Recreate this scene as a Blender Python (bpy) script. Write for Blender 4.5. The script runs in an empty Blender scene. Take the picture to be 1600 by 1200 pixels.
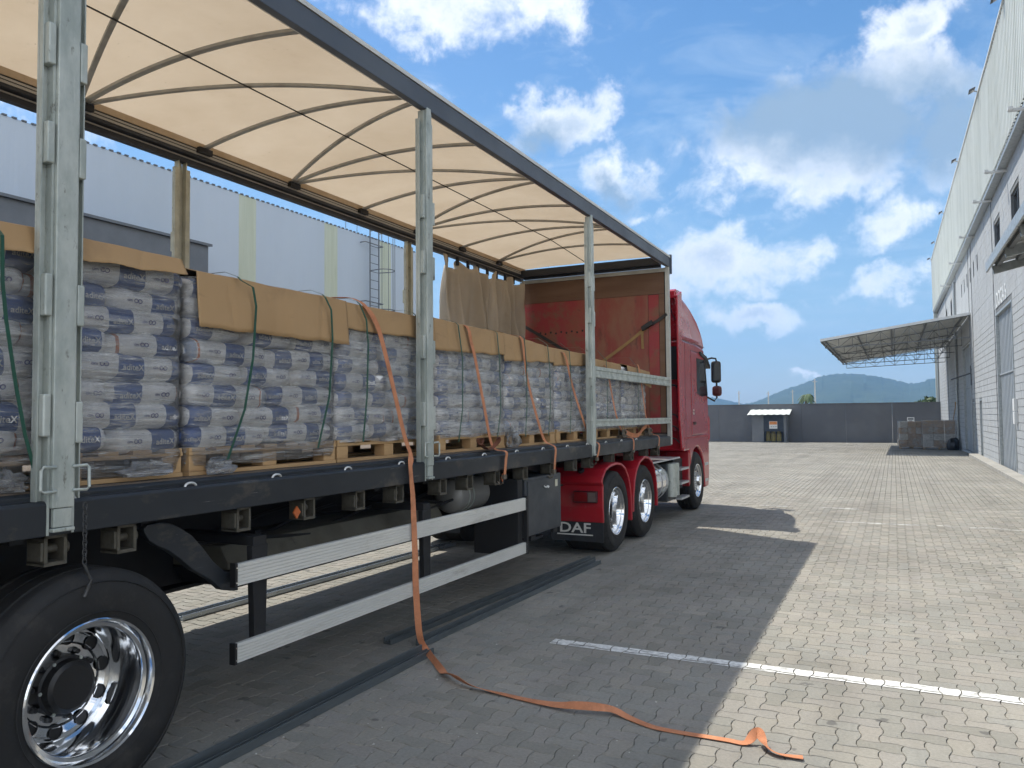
import bpy, bmesh, math, random
import numpy as np
from mathutils import Matrix, Vector, noise as mnoise
random.seed(11)
R = math.radians
scene = bpy.context.scene
col = scene.collection

# ------------------------------------------------------------------ camera
CH = 1.70                                   # eye height, camera stands at x=0, y=0
cam_d = bpy.data.cameras.new('camera'); cam = bpy.data.objects.new('camera', cam_d); col.objects.link(cam)
cam_d.sensor_width = 36.0; cam_d.lens = 1220.0 / 1600.0 * 36.0
cam_d.clip_start = 0.05; cam_d.clip_end = 12000
def _cam_rows():
    v = np.array([597.0, 45.0, 1220.0]); v /= np.linalg.norm(v)
    s, c = math.sin(R(0.5)), math.cos(R(0.5)); t = -(v[0]*s + v[1]*c) / v[2]
    d = np.array([s, c, t]); d /= np.linalg.norm(d)
    return np.stack([np.cross(d, v), v, -d], 1)
CM = _cam_rows()
cam.matrix_world = Matrix(((CM[0][0], -CM[1][0], -CM[2][0], 0), (CM[0][1], -CM[1][1], -CM[2][1], 0),
                           (CM[0][2], -CM[1][2], -CM[2][2], CH), (0, 0, 0, 1)))
scene.camera = cam
def pix(p):                                  # used only to decide how finely a place must be built
    q = CM @ (np.array(p, float) - np.array([0, 0, CH]))
    return (800 + 1220*q[0]/q[2], 600 + 1220*q[1]/q[2], q[2])
def direction(px, py):
    q = np.array([(px-800)/1220.0, (py-600)/1220.0, 1.0]); w = CM.T @ q; return w/np.linalg.norm(w)

# ------------------------------------------------------------------ light, sky, exposure
SUNT = Vector((2.16, -1.15, -4.2)).normalized()          # the way sunlight travels
sun_el = math.asin(-SUNT.z); sun_az = math.atan2(-SUNT.x, -SUNT.y)
sd = bpy.data.lights.new('sun', 'SUN'); so = bpy.data.objects.new('sun', sd); col.objects.link(so)
sd.energy = 2.25; sd.angle = R(0.55); sd.color = (1.0, 0.945, 0.84)
so.rotation_euler = SUNT.to_track_quat('-Z', 'Y').to_euler(); so.location = (-20, 10, 40)
scene.view_settings.view_transform = 'Standard'; scene.view_settings.look = 'None'
scene.view_settings.exposure = 1.36; scene.view_settings.gamma = 1.0
scene.view_settings.use_curve_mapping = False
scene.cycles.use_denoising = True; scene.cycles.adaptive_threshold = .02
scene.cycles.max_bounces = 8; scene.cycles.transparent_max_bounces = 16
scene.cycles.sample_clamp_indirect = 8.0
scene.cycles.caustics_reflective = False; scene.cycles.caustics_refractive = False

world = bpy.data.worlds.new('World'); scene.world = world; world.use_nodes = True
def build_world():
    nt = world.node_tree; nt.nodes.clear(); N = nt.nodes.new; L = nt.links.new
    out = N('ShaderNodeOutputWorld'); bg = N('ShaderNodeBackground'); L(bg.outputs[0], out.inputs[0])
    sky = N('ShaderNodeTexSky'); sky.sky_type = 'NISHITA'; sky.sun_disc = False
    sky.sun_elevation = sun_el; sky.sun_rotation = sun_az; sky.altitude = 10
    sky.air_density = 1.15; sky.dust_density = 0.6; sky.ozone_density = 2.2
    bg.inputs[1].default_value = 0.105
    tc = N('ShaderNodeTexCoord')
    def math_(op, a, b=None, c=None, clamp=False):
        n = N('ShaderNodeMath'); n.operation = op; n.use_clamp = clamp
        for i, x in enumerate((a, b, c)):
            if x is None: continue
            if isinstance(x, (int, float)): n.inputs[i].default_value = x
            else: L(x, n.inputs[i])
        return n.outputs[0]
    wn = N('ShaderNodeTexNoise'); wn.inputs['Scale'].default_value = 6.5; wn.inputs['Detail'].default_value = 7; wn.inputs['Roughness'].default_value = .62; L(tc.outputs['Generated'], wn.inputs['Vector'])
    ws = N('ShaderNodeVectorMath'); ws.operation = 'SUBTRACT'; L(wn.outputs['Color'], ws.inputs[0]); ws.inputs[1].default_value = (.5, .5, .5)
    wm_ = N('ShaderNodeVectorMath'); wm_.operation = 'MULTIPLY_ADD'; L(ws.outputs[0], wm_.inputs[0]); wm_.inputs[1].default_value = (.20, .20, .16); L(tc.outputs['Generated'], wm_.inputs[2])
    def dot(vec):
        n = N('ShaderNodeVectorMath'); n.operation = 'DOT_PRODUCT'; L(wm_.outputs[0], n.inputs[0]); n.inputs[1].default_value = vec
        return n.outputs['Value']
    sep = N('ShaderNodeSeparateXYZ'); L(tc.outputs['Generated'], sep.inputs[0])
    # cloud deck coordinates: the direction carried to a plane overhead
    zz = math_('ADD', math_('MAXIMUM', sep.outputs[2], 0.0), 0.12)
    cmb = N('ShaderNodeCombineXYZ'); L(math_('DIVIDE', sep.outputs[0], zz), cmb.inputs[0]); L(math_('DIVIDE', sep.outputs[1], zz), cmb.inputs[1])
    def fbm(scale, detail, rough, vec, dist=0.0, off=(0, 0, 0)):
        mp = N('ShaderNodeMapping'); L(vec, mp.inputs[0]); mp.inputs['Location'].default_value = off
        n = N('ShaderNodeTexNoise'); n.inputs['Scale'].default_value = scale; n.inputs['Detail'].default_value = detail
        n.inputs['Roughness'].default_value = rough; n.inputs['Distortion'].default_value = dist; L(mp.outputs[0], n.inputs['Vector']); return n.outputs['Fac']
    dirv = tc.outputs['Generated']
    # individual clouds of this sky: centre, half-width, half-height (pixels at the photograph's scale), tilt, weight
    clouds = [(690, 15, 210, 75, 4, 1.0), (860, 15, 80, 55, -20, 0.9), (875, 200, 85, 62, -18, 1.1), (820, 235, 70, 40, 0, .8), (960, 290, 85, 50, 25, .85), (1010, 330, 60, 24, 10, .7),
              (1445, 45, 85, 42, -22, .95), (1290, 215, 235, 105, -12, 1.35), (1190, 270, 130, 50, -8, 1.0), (1480, 215, 160, 85, 0, 1.15), (1150, 400, 130, 56, -8, 1.0), (1060, 430, 110, 55, 0, .85), (1280, 385, 70, 32, -20, .6),
              (1410, 345, 95, 52, -15, .9), (1400, 440, 105, 32, -8, .85), (1195, 475, 92, 28, -4, 1.0), (1290, 570, 26, 10, 0, .6), (1210, 595, 40, 9, 0, .35), (700, 130, 60, 30, 10, .5),
              (330, 130, 300, 90, 20, .7), (120, 60, 330, 150, 0, .8), (1620, 420, 140, 60, 0, .8), (1700, 120, 150, 60, 0, .8)]
    field = None
    for (px, py, hw, hh, tilt, wgt) in clouds:
        c = direction(px, py); a = direction(px + 1, py) - direction(px - 1, py); a /= np.linalg.norm(a)
        b = np.cross(c, a); t = R(tilt); a2 = a*math.cos(t) - b*math.sin(t)*-1; b2 = np.cross(c, a2)
        d1 = dot(tuple(a2*1220.0/hw)); d2 = dot(tuple(b2*1220.0/hh))
        rr = math_('SQRT', math_('ADD', math_('MULTIPLY', d1, d1), math_('MULTIPLY', d2, d2)))
        v = math_('MULTIPLY', math_('SUBTRACT', 1.35, rr), wgt)
        v = math_('MULTIPLY', v, math_('GREATER_THAN', dot(tuple(c)), 0.2))
        field = v if field is None else math_('MAXIMUM', field, v)
    field = math_('MAXIMUM', field, 0.0)
    # the broad cloud on the right is seen from its shaded side
    grey = None
    for (px, py, hw, hh) in ((1290, 190, 230, 78), (1455, 205, 160, 70), (835, 235, 60, 40), (960, 305, 55, 30)):
        c = direction(px, py); a = direction(px + 1, py) - direction(px - 1, py); a /= np.linalg.norm(a); b = np.cross(c, a)
        d1 = dot(tuple(a*1220.0/hw)); d2 = dot(tuple(b*1220.0/hh)); v = math_('SUBTRACT', 1.25, math_('SQRT', math_('ADD', math_('MULTIPLY', d1, d1), math_('MULTIPLY', d2, d2))))
        v = math_('MULTIPLY', v, math_('GREATER_THAN', dot(tuple(c)), 0.2)); grey = v if grey is None else math_('MAXIMUM', grey, v)
    grey = math_('MULTIPLY', math_('MAXIMUM', grey, 0.0), 1.3, clamp=True)
    # the rest of the sky carries scattered clouds of the same kind
    cam_ang = dot(tuple(direction(900, 350)))
    far_w = math_('SUBTRACT', 0.80, cam_ang); far_w = math_('MULTIPLY', far_w, 4.0, clamp=True)
    scat = math_('MULTIPLY', math_('SUBTRACT', fbm(0.9, 3, .5, cmb.outputs[0], 0.3), 0.36), 8.0, clamp=True)
    field = math_('MAXIMUM', field, math_('MULTIPLY', scat, far_w))
    n1 = fbm(7.0, 9, .60, dirv, 0.55); n2 = fbm(24.0, 9, .68, dirv, 0.35, (3, 1, 2))
    nn = math_('ADD', math_('MULTIPLY', math_('SUBTRACT', n1, .5), 4.4), math_('MULTIPLY', math_('SUBTRACT', n2, .5), 2.5))
    dens = math_('ADD', math_('SUBTRACT', math_('MULTIPLY', field, 1.35), .62), math_('MULTIPLY', nn, .62))
    mr = N('ShaderNodeMapRange'); mr.interpolation_type = 'SMOOTHSTEP'; L(dens, mr.inputs[0]); mr.inputs[1].default_value = -.06; mr.inputs[2].default_value = .92
    alpha = mr.outputs[0]
    # thin milky veil low down
    veil = math_('MULTIPLY', math_('POWER', math_('SUBTRACT', 1.0, math_('MAXIMUM', sep.outputs[2], 0.0), clamp=True), 4.0), .42)
    wisps = math_('MULTIPLY', math_('SUBTRACT', fbm(3.0, 8, .62, cmb.outputs[0], 1.0), .48), 1.3, clamp=True)
    # light on the clouds: thin edges bright, thick cores greyer
    core = N('ShaderNodeMapRange'); L(math_('ADD', dens, math_('MULTIPLY', math_('SUBTRACT', fbm(11, 6, .6, dirv, .4, (5, 2, 7)), .5), 1.6)), core.inputs[0]); core.inputs[1].default_value = .35; core.inputs[2].default_value = 1.45
    ramp = N('ShaderNodeMix'); ramp.data_type = 'RGBA'; L(core.outputs[0], ramp.inputs['Factor'])
    ramp.inputs['A'].default_value = (5.5, 5.5, 5.55, 1); ramp.inputs['B'].default_value = (2.9, 3.3, 3.75, 1)
    gm = N('ShaderNodeMix'); gm.data_type = 'RGBA'; L(grey, gm.inputs['Factor']); L(ramp.outputs['Result'], gm.inputs['A']); gm.inputs['B'].default_value = (1.45, 2.0, 2.6, 1)
    hsv = N('ShaderNodeHueSaturation'); hsv.inputs['Saturation'].default_value = 1.33; hsv.inputs['Value'].default_value = .495; L(sky.outputs[0], hsv.inputs['Color'])
    m0 = N('ShaderNodeMix'); m0.data_type = 'RGBA'; L(veil, m0.inputs['Factor']); L(hsv.outputs[0], m0.inputs['A']); m0.inputs['B'].default_value = (2.75, 3.6, 4.2, 1)
    m1 = N('ShaderNodeMix'); m1.data_type = 'RGBA'; L(wisps, m1.inputs['Factor']); L(m0.outputs['Result'], m1.inputs['A']); m1.inputs['B'].default_value = (3.2, 3.8, 4.35, 1)
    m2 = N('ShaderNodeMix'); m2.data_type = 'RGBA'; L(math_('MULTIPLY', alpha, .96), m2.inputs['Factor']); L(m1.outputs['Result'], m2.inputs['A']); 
    # front-lit clouds behind the camera: extra warm brightness added to lift the shade
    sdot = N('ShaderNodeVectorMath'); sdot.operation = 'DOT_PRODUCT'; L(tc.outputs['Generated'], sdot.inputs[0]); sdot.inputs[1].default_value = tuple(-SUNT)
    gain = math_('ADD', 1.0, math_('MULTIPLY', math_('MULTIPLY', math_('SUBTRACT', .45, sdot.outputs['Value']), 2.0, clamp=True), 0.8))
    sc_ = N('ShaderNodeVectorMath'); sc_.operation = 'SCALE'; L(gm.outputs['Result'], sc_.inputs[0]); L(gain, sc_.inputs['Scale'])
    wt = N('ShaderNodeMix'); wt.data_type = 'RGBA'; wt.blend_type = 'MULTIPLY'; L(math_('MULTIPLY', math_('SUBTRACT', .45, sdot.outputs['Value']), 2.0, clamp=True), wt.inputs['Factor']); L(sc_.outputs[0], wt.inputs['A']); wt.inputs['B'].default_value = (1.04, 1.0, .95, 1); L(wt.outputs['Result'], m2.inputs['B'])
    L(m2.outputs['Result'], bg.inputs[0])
build_world()

# ------------------------------------------------------------------ object helpers
def tag(o, label=None, cat=None, group=None, kind=None):
    if label: o['label'] = label
    if cat: o['category'] = cat
    if group: o['group'] = group
    if kind: o['kind'] = kind
    return o
def thing(name, label, cat, loc, group=None):
    o = bpy.data.objects.new(name, None); col.objects.link(o); o.location = loc; o.empty_display_size = .2
    return tag(o, label, cat, group)
def root_loc(o):
    while o is not None and o.parent is not None: o = o.parent
    return Vector(o.location) if o is not None else Vector((0, 0, 0))
class MB:
    """collects shapes in world coordinates and links them as one mesh object"""
    def __init__(s): s.v = []; s.f = []; s.m = []
    def add(s, verts, faces, mi=0):
        o = len(s.v); s.v += [tuple(map(float, p)) for p in verts]
        for f in faces: s.f.append([i+o for i in f]); s.m.append(mi)
        return s
    def box(s, x0, x1, y0, y1, z0, z1, mi=0):
        x0, x1 = min(x0, x1), max(x0, x1); y0, y1 = min(y0, y1), max(y0, y1); z0, z1 = min(z0, z1), max(z0, z1)
        return s.add([(x0,y0,z0),(x1,y0,z0),(x1,y1,z0),(x0,y1,z0),(x0,y0,z1),(x1,y0,z1),(x1,y1,z1),(x0,y1,z1)],
                     [(0,3,2,1),(4,5,6,7),(0,1,5,4),(1,2,6,5),(2,3,7,6),(3,0,4,7)], mi)
    def prism(s, pts, axis, a0, a1, mi=0, caps=True):
        """extrude a closed 2-D outline: axis 'y' takes (x,z), 'x' takes (y,z), 'z' takes (x,y)"""
        mk = {'y': lambda p, a: (p[0], a, p[1]), 'x': lambda p, a: (a, p[0], p[1]), 'z': lambda p, a: (p[0], p[1], a)}[axis]
        n = len(pts); V = [mk(p, a0) for p in pts] + [mk(p, a1) for p in pts]
        F = [(i, (i+1) % n, (i+1) % n+n, i+n) for i in range(n)]
        if caps: F += [tuple(range(n-1, -1, -1)), tuple(range(n, 2*n))]
        return s.add(V, F, mi)
    def tube(s, path, r, n=8, mi=0, caps=True, flat=None):
        """round bar along a path; flat=(w,h) makes it a rectangular section"""
        P = [Vector(p) for p in path]; V = []; F = []; up0 = Vector((0, 0, 1))
        for i, p in enumerate(P):
            t = (P[min(i+1, len(P)-1)] - P[max(i-1, 0)]).normalized()
            u = up0 if abs(t.dot(up0)) < .95 else Vector((1, 0, 0))
            a = t.cross(u).normalized(); b = a.cross(t).normalized()
            rr = r[i] if isinstance(r, (list, tuple)) else r
            if flat: ring = [p + a*flat[0]/2*sx + b*flat[1]/2*sz for sx, sz in ((1,1),(-1,1),(-1,-1),(1,-1))]
            else: ring = [p + (a*math.cos(2*math.pi*k/n) + b*math.sin(2*math.pi*k/n))*rr for k in range(n)]
            V += [tuple(q) for q in ring]
        m = 4 if flat else n
        for i in range(len(P)-1):
            for k in range(m): F.append((i*m+k, i*m+(k+1) % m, (i+1)*m+(k+1) % m, (i+1)*m+k))
        if caps: F += [tuple(range(m-1, -1, -1)), tuple(range((len(P)-1)*m, len(P)*m))]
        return s.add(V, F, mi)
    def lathe(s, prof, c, axis='x', n=40, mi=0, sgn=1):
        """prof: list of (along, radius)"""
        V = []; F = []
        for a, r in prof:
            for k in range(n):
                t = 2*math.pi*k/n; p, q = r*math.cos(t), r*math.sin(t)
                V.append({'x': (c[0]+a*sgn, c[1]+p, c[2]+q), 'y': (c[0]+p, c[1]+a*sgn, c[2]+q), 'z': (c[0]+p, c[1]+q, c[2]+a*sgn)}[axis])
        for i in range(len(prof)-1):
            for k in range(n): F.append((i*n+k, i*n+(k+1) % n, (i+1)*n+(k+1) % n, (i+1)*n+k))
        return s.add(V, F, mi)
    def cyl(s, c0, c1, r, n=16, mi=0): return s.tube([c0, c1], r, n, mi)
    def grid(s, fn, us, vs, mi=0, both=False):
        V = [fn(u, v) for u in us for v in vs]; m = len(vs)
        F = [(i*m+j, (i+1)*m+j, (i+1)*m+j+1, i*m+j+1) for i in range(len(us)-1) for j in range(m-1)]
        return s.add(V, F, mi)
    def mesh(s, name, mats, off=(0, 0, 0), smooth=None, recalc=True):
        me = bpy.data.meshes.new(name); o = Vector(off)
        me.from_pydata([(p[0]-o[0], p[1]-o[1], p[2]-o[2]) for p in s.v], [], s.f)
        for m in (mats if isinstance(mats, (list, tuple)) else [mats]): me.materials.append(m)
        me.polygons.foreach_set('material_index', s.m)
        if recalc:
            bm = bmesh.new(); bm.from_mesh(me); bmesh.ops.recalc_face_normals(bm, faces=bm.faces); bm.to_mesh(me); bm.free()
        if smooth is not None:
            me.polygons.foreach_set('use_smooth', [True]*len(me.polygons)); me.set_sharp_from_angle(angle=R(smooth))
        me.update(); return me
    def build(s, name, mats, parent=None, smooth=None, bevel=0, loc=None, recalc=True):
        rl = root_loc(parent) if parent is not None else Vector(loc or (0, 0, 0))
        me = s.mesh(name, mats, rl, smooth, recalc)
        o = bpy.data.objects.new(name, me); col.objects.link(o)
        if parent is not None: o.parent = parent
        else: o.location = rl
        if bevel:
            b = o.modifiers.new('bevel', 'BEVEL'); b.width = bevel; b.segments = 2; b.limit_method = 'ANGLE'; b.angle_limit = R(40); b.harden_normals = False
        return o
def inst(name, me, parent, loc=(0, 0, 0), rot=(0, 0, 0), scl=(1, 1, 1)):
    """another object on shared mesh data; loc is relative to the parent"""
    o = bpy.data.objects.new(name, me); col.objects.link(o); o.parent = parent
    o.location = loc; o.rotation_euler = rot; o.scale = scl; return o
def rel(p, parent):
    r = root_loc(parent); return (p[0]-r[0], p[1]-r[1], p[2]-r[2])
def copy_tree(o, parent=None):
    c = o.copy(); col.objects.link(c); c.parent = parent
    for ch in list(o.children): copy_tree(ch, c)
    return c
def text_mesh(body, size, extr=0.0, res=2, bold=False):
    """2-D outline of writing as verts/faces, centred, in x/y"""
    cu = bpy.data.curves.new('writing', 'FONT'); cu.body = body; cu.size = size; cu.align_x = 'CENTER'; cu.align_y = 'CENTER'
    cu.resolution_u = res; cu.extrude = extr
    if bold: cu.offset = size*.018
    o = bpy.data.objects.new('writing', cu); me = bpy.data.meshes.new_from_object(o)
    bm = bmesh.new(); bm.from_mesh(me); bmesh.ops.remove_doubles(bm, verts=bm.verts, dist=1e-5)
    V = [tuple(v.co) for v in bm.verts]; bm.verts.index_update(); F = [[v.index for v in f.verts] for f in bm.faces]; bm.free()
    bpy.data.objects.remove(o); bpy.data.curves.remove(cu); bpy.data.meshes.remove(me)
    return V, F
def lerp(a, b, t): return a + (b-a)*t
def frange(a, b, n): return [a + (b-a)*i/(n-1) for i in range(n)]
def nz(x, y=0, z=0): return mnoise.noise(Vector((x, y, z)))

# ------------------------------------------------------------------ materials
MATS = {}
def mat(name, c1, c2=None, rough=.6, metal=0.0, scale=4.0, detail=6, contrast=(.35, .7), bump=0.0, bscale=None, rvar=.12, stretch=(1, 1, 1), c3=None, s3=14.0, t3=(.62, .72), spec=.5, coat=0.0, trans=0.0, scr=None):
    m = bpy.data.materials.new(name); m.use_nodes = True; nt = m.node_tree; N = nt.nodes.new; L = nt.links.new
    b = nt.nodes['Principled BSDF']; tc = N('ShaderNodeTexCoord'); mp = N('ShaderNodeMapping'); L(tc.outputs['Object'], mp.inputs[0]); mp.inputs['Scale'].default_value = stretch
    n = N('ShaderNodeTexNoise'); n.inputs['Scale'].default_value = scale; n.inputs['Detail'].default_value = detail; n.inputs['Roughness'].default_value = .62; L(mp.outputs[0], n.inputs['Vector'])
    mr = N('ShaderNodeMapRange'); L(n.outputs['Fac'], mr.inputs[0]); mr.inputs[1].default_value = contrast[0]; mr.inputs[2].default_value = contrast[1]
    c2 = c2 or tuple(x*.75 for x in c1)
    mx = N('ShaderNodeMix'); mx.data_type = 'RGBA'; L(mr.outputs[0], mx.inputs['Factor']); mx.inputs['A'].default_value = (*c1, 1); mx.inputs['B'].default_value = (*c2, 1)
    outc = mx.outputs['Result']
    if c3:
        n3 = N('ShaderNodeTexNoise'); n3.inputs['Scale'].default_value = s3; n3.inputs['Detail'].default_value = 8; n3.inputs['Roughness'].default_value = .7; L(mp.outputs[0], n3.inputs['Vector'])
        r3 = N('ShaderNodeMapRange'); L(n3.outputs['Fac'], r3.inputs[0]); r3.inputs[1].default_value = t3[0]; r3.inputs[2].default_value = t3[1]
        m3 = N('ShaderNodeMix'); m3.data_type = 'RGBA'; L(r3.outputs[0], m3.inputs['Factor']); L(outc, m3.inputs['A']); m3.inputs['B'].default_value = (*c3, 1); outc = m3.outputs['Result']
    if scr:
        sc, st, s0, lo, hi = scr; mp4 = N('ShaderNodeMapping'); L(tc.outputs['Object'], mp4.inputs[0]); mp4.inputs['Scale'].default_value = st
        n4 = N('ShaderNodeTexNoise'); n4.inputs['Scale'].default_value = s0; n4.inputs['Detail'].default_value = 7; n4.inputs['Roughness'].default_value = .72; L(mp4.outputs[0], n4.inputs['Vector'])
        r4 = N('ShaderNodeMapRange'); L(n4.outputs['Fac'], r4.inputs[0]); r4.inputs[1].default_value = lo; r4.inputs[2].default_value = hi; r4.inputs[4].default_value = .85
        m4 = N('ShaderNodeMix'); m4.data_type = 'RGBA'; L(r4.outputs[0], m4.inputs['Factor']); L(outc, m4.inputs['A']); m4.inputs['B'].default_value = (*sc, 1); outc = m4.outputs['Result']
    L(outc, b.inputs['Base Color'])
    rr = N('ShaderNodeMapRange'); L(n.outputs['Fac'], rr.inputs[0]); rr.inputs[1].default_value = .3; rr.inputs[2].default_value = .7
    rr.inputs[3].default_value = max(.02, rough-rvar); rr.inputs[4].default_value = min(1, rough+rvar); L(rr.outputs[0], b.inputs['Roughness'])
    b.inputs['Metallic'].default_value = metal; b.inputs['Specular IOR Level'].default_value = spec
    if coat: b.inputs['Coat Weight'].default_value = coat; b.inputs['Coat Roughness'].default_value = .08
    if trans: b.inputs['Transmission Weight'].default_value = trans
    if bump:
        nb = N('ShaderNodeTexNoise'); nb.inputs['Scale'].default_value = bscale or scale*4; nb.inputs['Detail'].default_value = 6; L(mp.outputs[0], nb.inputs['Vector'])
        bp = N('ShaderNodeBump'); bp.inputs['Strength'].default_value = bump; bp.inputs['Distance'].default_value = .02; L(nb.outputs['Fac'], bp.inputs['Height']); L(bp.outputs[0], b.inputs['Normal'])
    MATS[name] = m; return m
def sub(m): return m.node_tree, m.node_tree.nodes['Principled BSDF']

# ------------------------------------------------------------------ ground
def zg(y): return 0.0 if y < 34 else -0.0148*(min(y, 61.5)-34)
def paver_material(name, brick=False):
    m = bpy.data.materials.new(name); m.use_nodes = True; nt = m.node_tree; N = nt.nodes.new; L = nt.links.new; b = nt.nodes['Principled BSDF']
    geo = N('ShaderNodeNewGeometry'); pos = geo.outputs['Position']; oi = N('ShaderNodeObjectInfo')
    ad = N('ShaderNodeMath'); ad.operation = 'ADD'; L(geo.outputs['Random Per Island'], ad.inputs[0]); L(oi.outputs['Random'], ad.inputs[1])
    fr = N('ShaderNodeMath'); fr.operation = 'FRACT'; L(ad.outputs[0], fr.inputs[0])
    cr = N('ShaderNodeValToRGB'); L(fr.outputs[0], cr.inputs[0]); e = cr.color_ramp.elements
    e[0].color = (0.241, 0.231, 0.199, 1); e[1].color = (0.309, 0.291, 0.254, 1)
    for p, c in ((.3, (0.268, 0.262, 0.235, 1)), (.55, (0.289, 0.271, 0.233, 1)), (.8, (0.275, 0.261, 0.235, 1)), (.93, (0.289, 0.269, 0.235, 1))):
        k = e.new(p); k.color = c
    def noise(sc, det, rg): 
        n = N('ShaderNodeTexNoise'); n.inputs['Scale'].default_value = sc; n.inputs['Detail'].default_value = det; n.inputs['Roughness'].default_value = rg; L(pos, n.inputs['Vector']); return n.outputs['Fac']
    def rng(x, a, bb, lo, hi):
        r = N('ShaderNodeMapRange'); L(x, r.inputs[0]); r.inputs[1].default_value = a; r.inputs[2].default_value = bb; r.inputs[3].default_value = lo; r.inputs[4].default_value = hi; return r.outputs[0]
    base = cr.outputs[0]
    if brick:
        bt = N('ShaderNodeTexBrick'); bt.inputs['Scale'].default_value = 1; bt.inputs['Brick Width'].default_value = .21; bt.inputs['Row Height'].default_value = .105; bt.inputs['Mortar Size'].default_value = .004
        bt.inputs['Color1'].default_value = (0.274, 0.265, 0.238, 1); bt.inputs['Color2'].default_value = (0.254, 0.249, 0.228, 1); bt.inputs['Mortar'].default_value = (.09, .085, .075, 1); L(pos, bt.inputs['Vector']); base = bt.outputs['Color']
    def mul(c, f, lo=None):
        x = N('ShaderNodeMix'); x.data_type = 'RGBA'; x.blend_type = 'MULTIPLY'; x.inputs['Factor'].default_value = 1; L(c, x.inputs['A'])
        cc = N('ShaderNodeCombineColor'); [L(f, cc.inputs[i]) for i in range(3)]; L(cc.outputs[0], x.inputs['B']); return x.outputs['Result']
    def mixc(c, f, cl):
        x = N('ShaderNodeMix'); x.data_type = 'RGBA'; L(f, x.inputs['Factor']); L(c, x.inputs['A']); x.inputs['B'].default_value = (*cl, 1); return x.outputs['Result']
    c = mul(base, rng(noise(.55, 6, .6), .3, .7, .80, 1.14))            # big soft wear patches
    c = mul(c, rng(noise(55, 4, .7), .3, .7, .84, 1.12))                # grit
    c = mixc(c, rng(noise(1.3, 9, .72), .60, .76, 0, .40), (.35, .32, .28))   # dust
    c = mixc(c, rng(noise(3.1, 6, .7), .62, .74, 0, .6), (.12, .117, .11))     # oil and tyre marks
    c = mixc(c, rng(noise(17, 9, .78), .70, .76, 0, .8), (.46, .45, .42))      # pale spots
    mpt = N('ShaderNodeMapping'); mpt.inputs['Scale'].default_value = (1.5, .10, 1); mpt.inputs['Rotation'].default_value = (0, 0, .10); L(pos, mpt.inputs[0])
    nt_ = N('ShaderNodeTexNoise'); nt_.inputs['Scale'].default_value = 1.6; nt_.inputs['Detail'].default_value = 5; L(mpt.outputs[0], nt_.inputs['Vector'])
    c = mul(c, rng(nt_.outputs['Fac'], .48, .70, 1.03, .86))                  # tyre tracks along the yard
    mpx = N('ShaderNodeMapping'); mpx.inputs['Scale'].default_value = (.14, 1.3, 1); L(pos, mpx.inputs[0])
    nx_ = N('ShaderNodeTexNoise'); nx_.inputs['Scale'].default_value = 1.2; nx_.inputs['Detail'].default_value = 6; L(mpx.outputs[0], nx_.inputs['Vector'])
    c = mixc(c, rng(nx_.outputs['Fac'], .60, .76, 0, .30), (.38, .365, .335))   # washed-out dust bands
    c = mixc(c, rng(noise(6.5, 4, .5), .665, .70, 0, .7), (.09, .088, .085))  # drips
    L(c, b.inputs['Base Color']); b.inputs['Roughness'].default_value = .88; b.inputs['Specular IOR Level'].default_value = .35
    bp = N('ShaderNodeBump'); bp.inputs['Strength'].default_value = .35; bp.inputs['Distance'].default_value = .004; L(noise(140, 4, .7), bp.inputs['Height']); L(bp.outputs[0], b.inputs['Normal'])
    return m
M_pav = paver_material('paver_concrete'); M_pavfar = paver_material('paver_concrete_far', True)
M_joint = mat('joint_sand', (.055, .052, .045), (.10, .092, .078), rough=.95, scale=9)
U = 0.105                                   # half length of a paver
AMP = 0.0095
def paver_poly(i, j, kind, full=True):
    """outline of the block whose first cell is (i,j), in metres, counter-clockwise"""
    cells = [(i, j), (i+1, j)] if kind == 'H' else [(i, j), (i, j+1)]
    w, h = (2, 1) if kind == 'H' else (1, 2)
    P = []
    def hor(a, b, rev):      # unit edge (a,b)-(a+1,b)
        s = (1 if (a+b) % 2 == 0 else -1)*AMP
        q = [(a*U, b*U), ((a+.28)*U, b*U+s), ((a+.72)*U, b*U+s)]
        if rev: q = [((a+1)*U, b*U), ((a+.72)*U, b*U+s), ((a+.28)*U, b*U+s)]
        return q
    def ver(a, b, rev):
        s = (-1 if (a+b) % 2 == 0 else 1)*AMP
        q = [(a*U, b*U), (a*U+s, (b+.28)*U), (a*U+s, (b+.72)*U)]
        if rev: q = [(a*U, (b+1)*U), (a*U+s, (b+.72)*U), (a*U+s, (b+.28)*U)]
        return q
    for k in range(w): P += hor(i+k, j, False)
    for k in range(h): P += ver(i+w, j+k, False)
    for k in reversed(range(w)): P += hor(i+k, j+h, True)
    for k in reversed(range(h)): P += ver(i, j+k, True)
    if not full: P = [P[0], P[3*w], P[3*(w+h)], P[3*(2*w+h)]]
    return P
def shrink(P, d):
    cx = sum(p[0] for p in P)/len(P); cy = sum(p[1] for p in P)/len(P)
    hx = max(abs(p[0]-cx) for p in P); hy = max(abs(p[1]-cy) for p in P)
    return [(cx+(p[0]-cx)*(1-.8*d/hx), cy+(p[1]-cy)*(1-1.35*d/hy)) for p in P]
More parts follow.
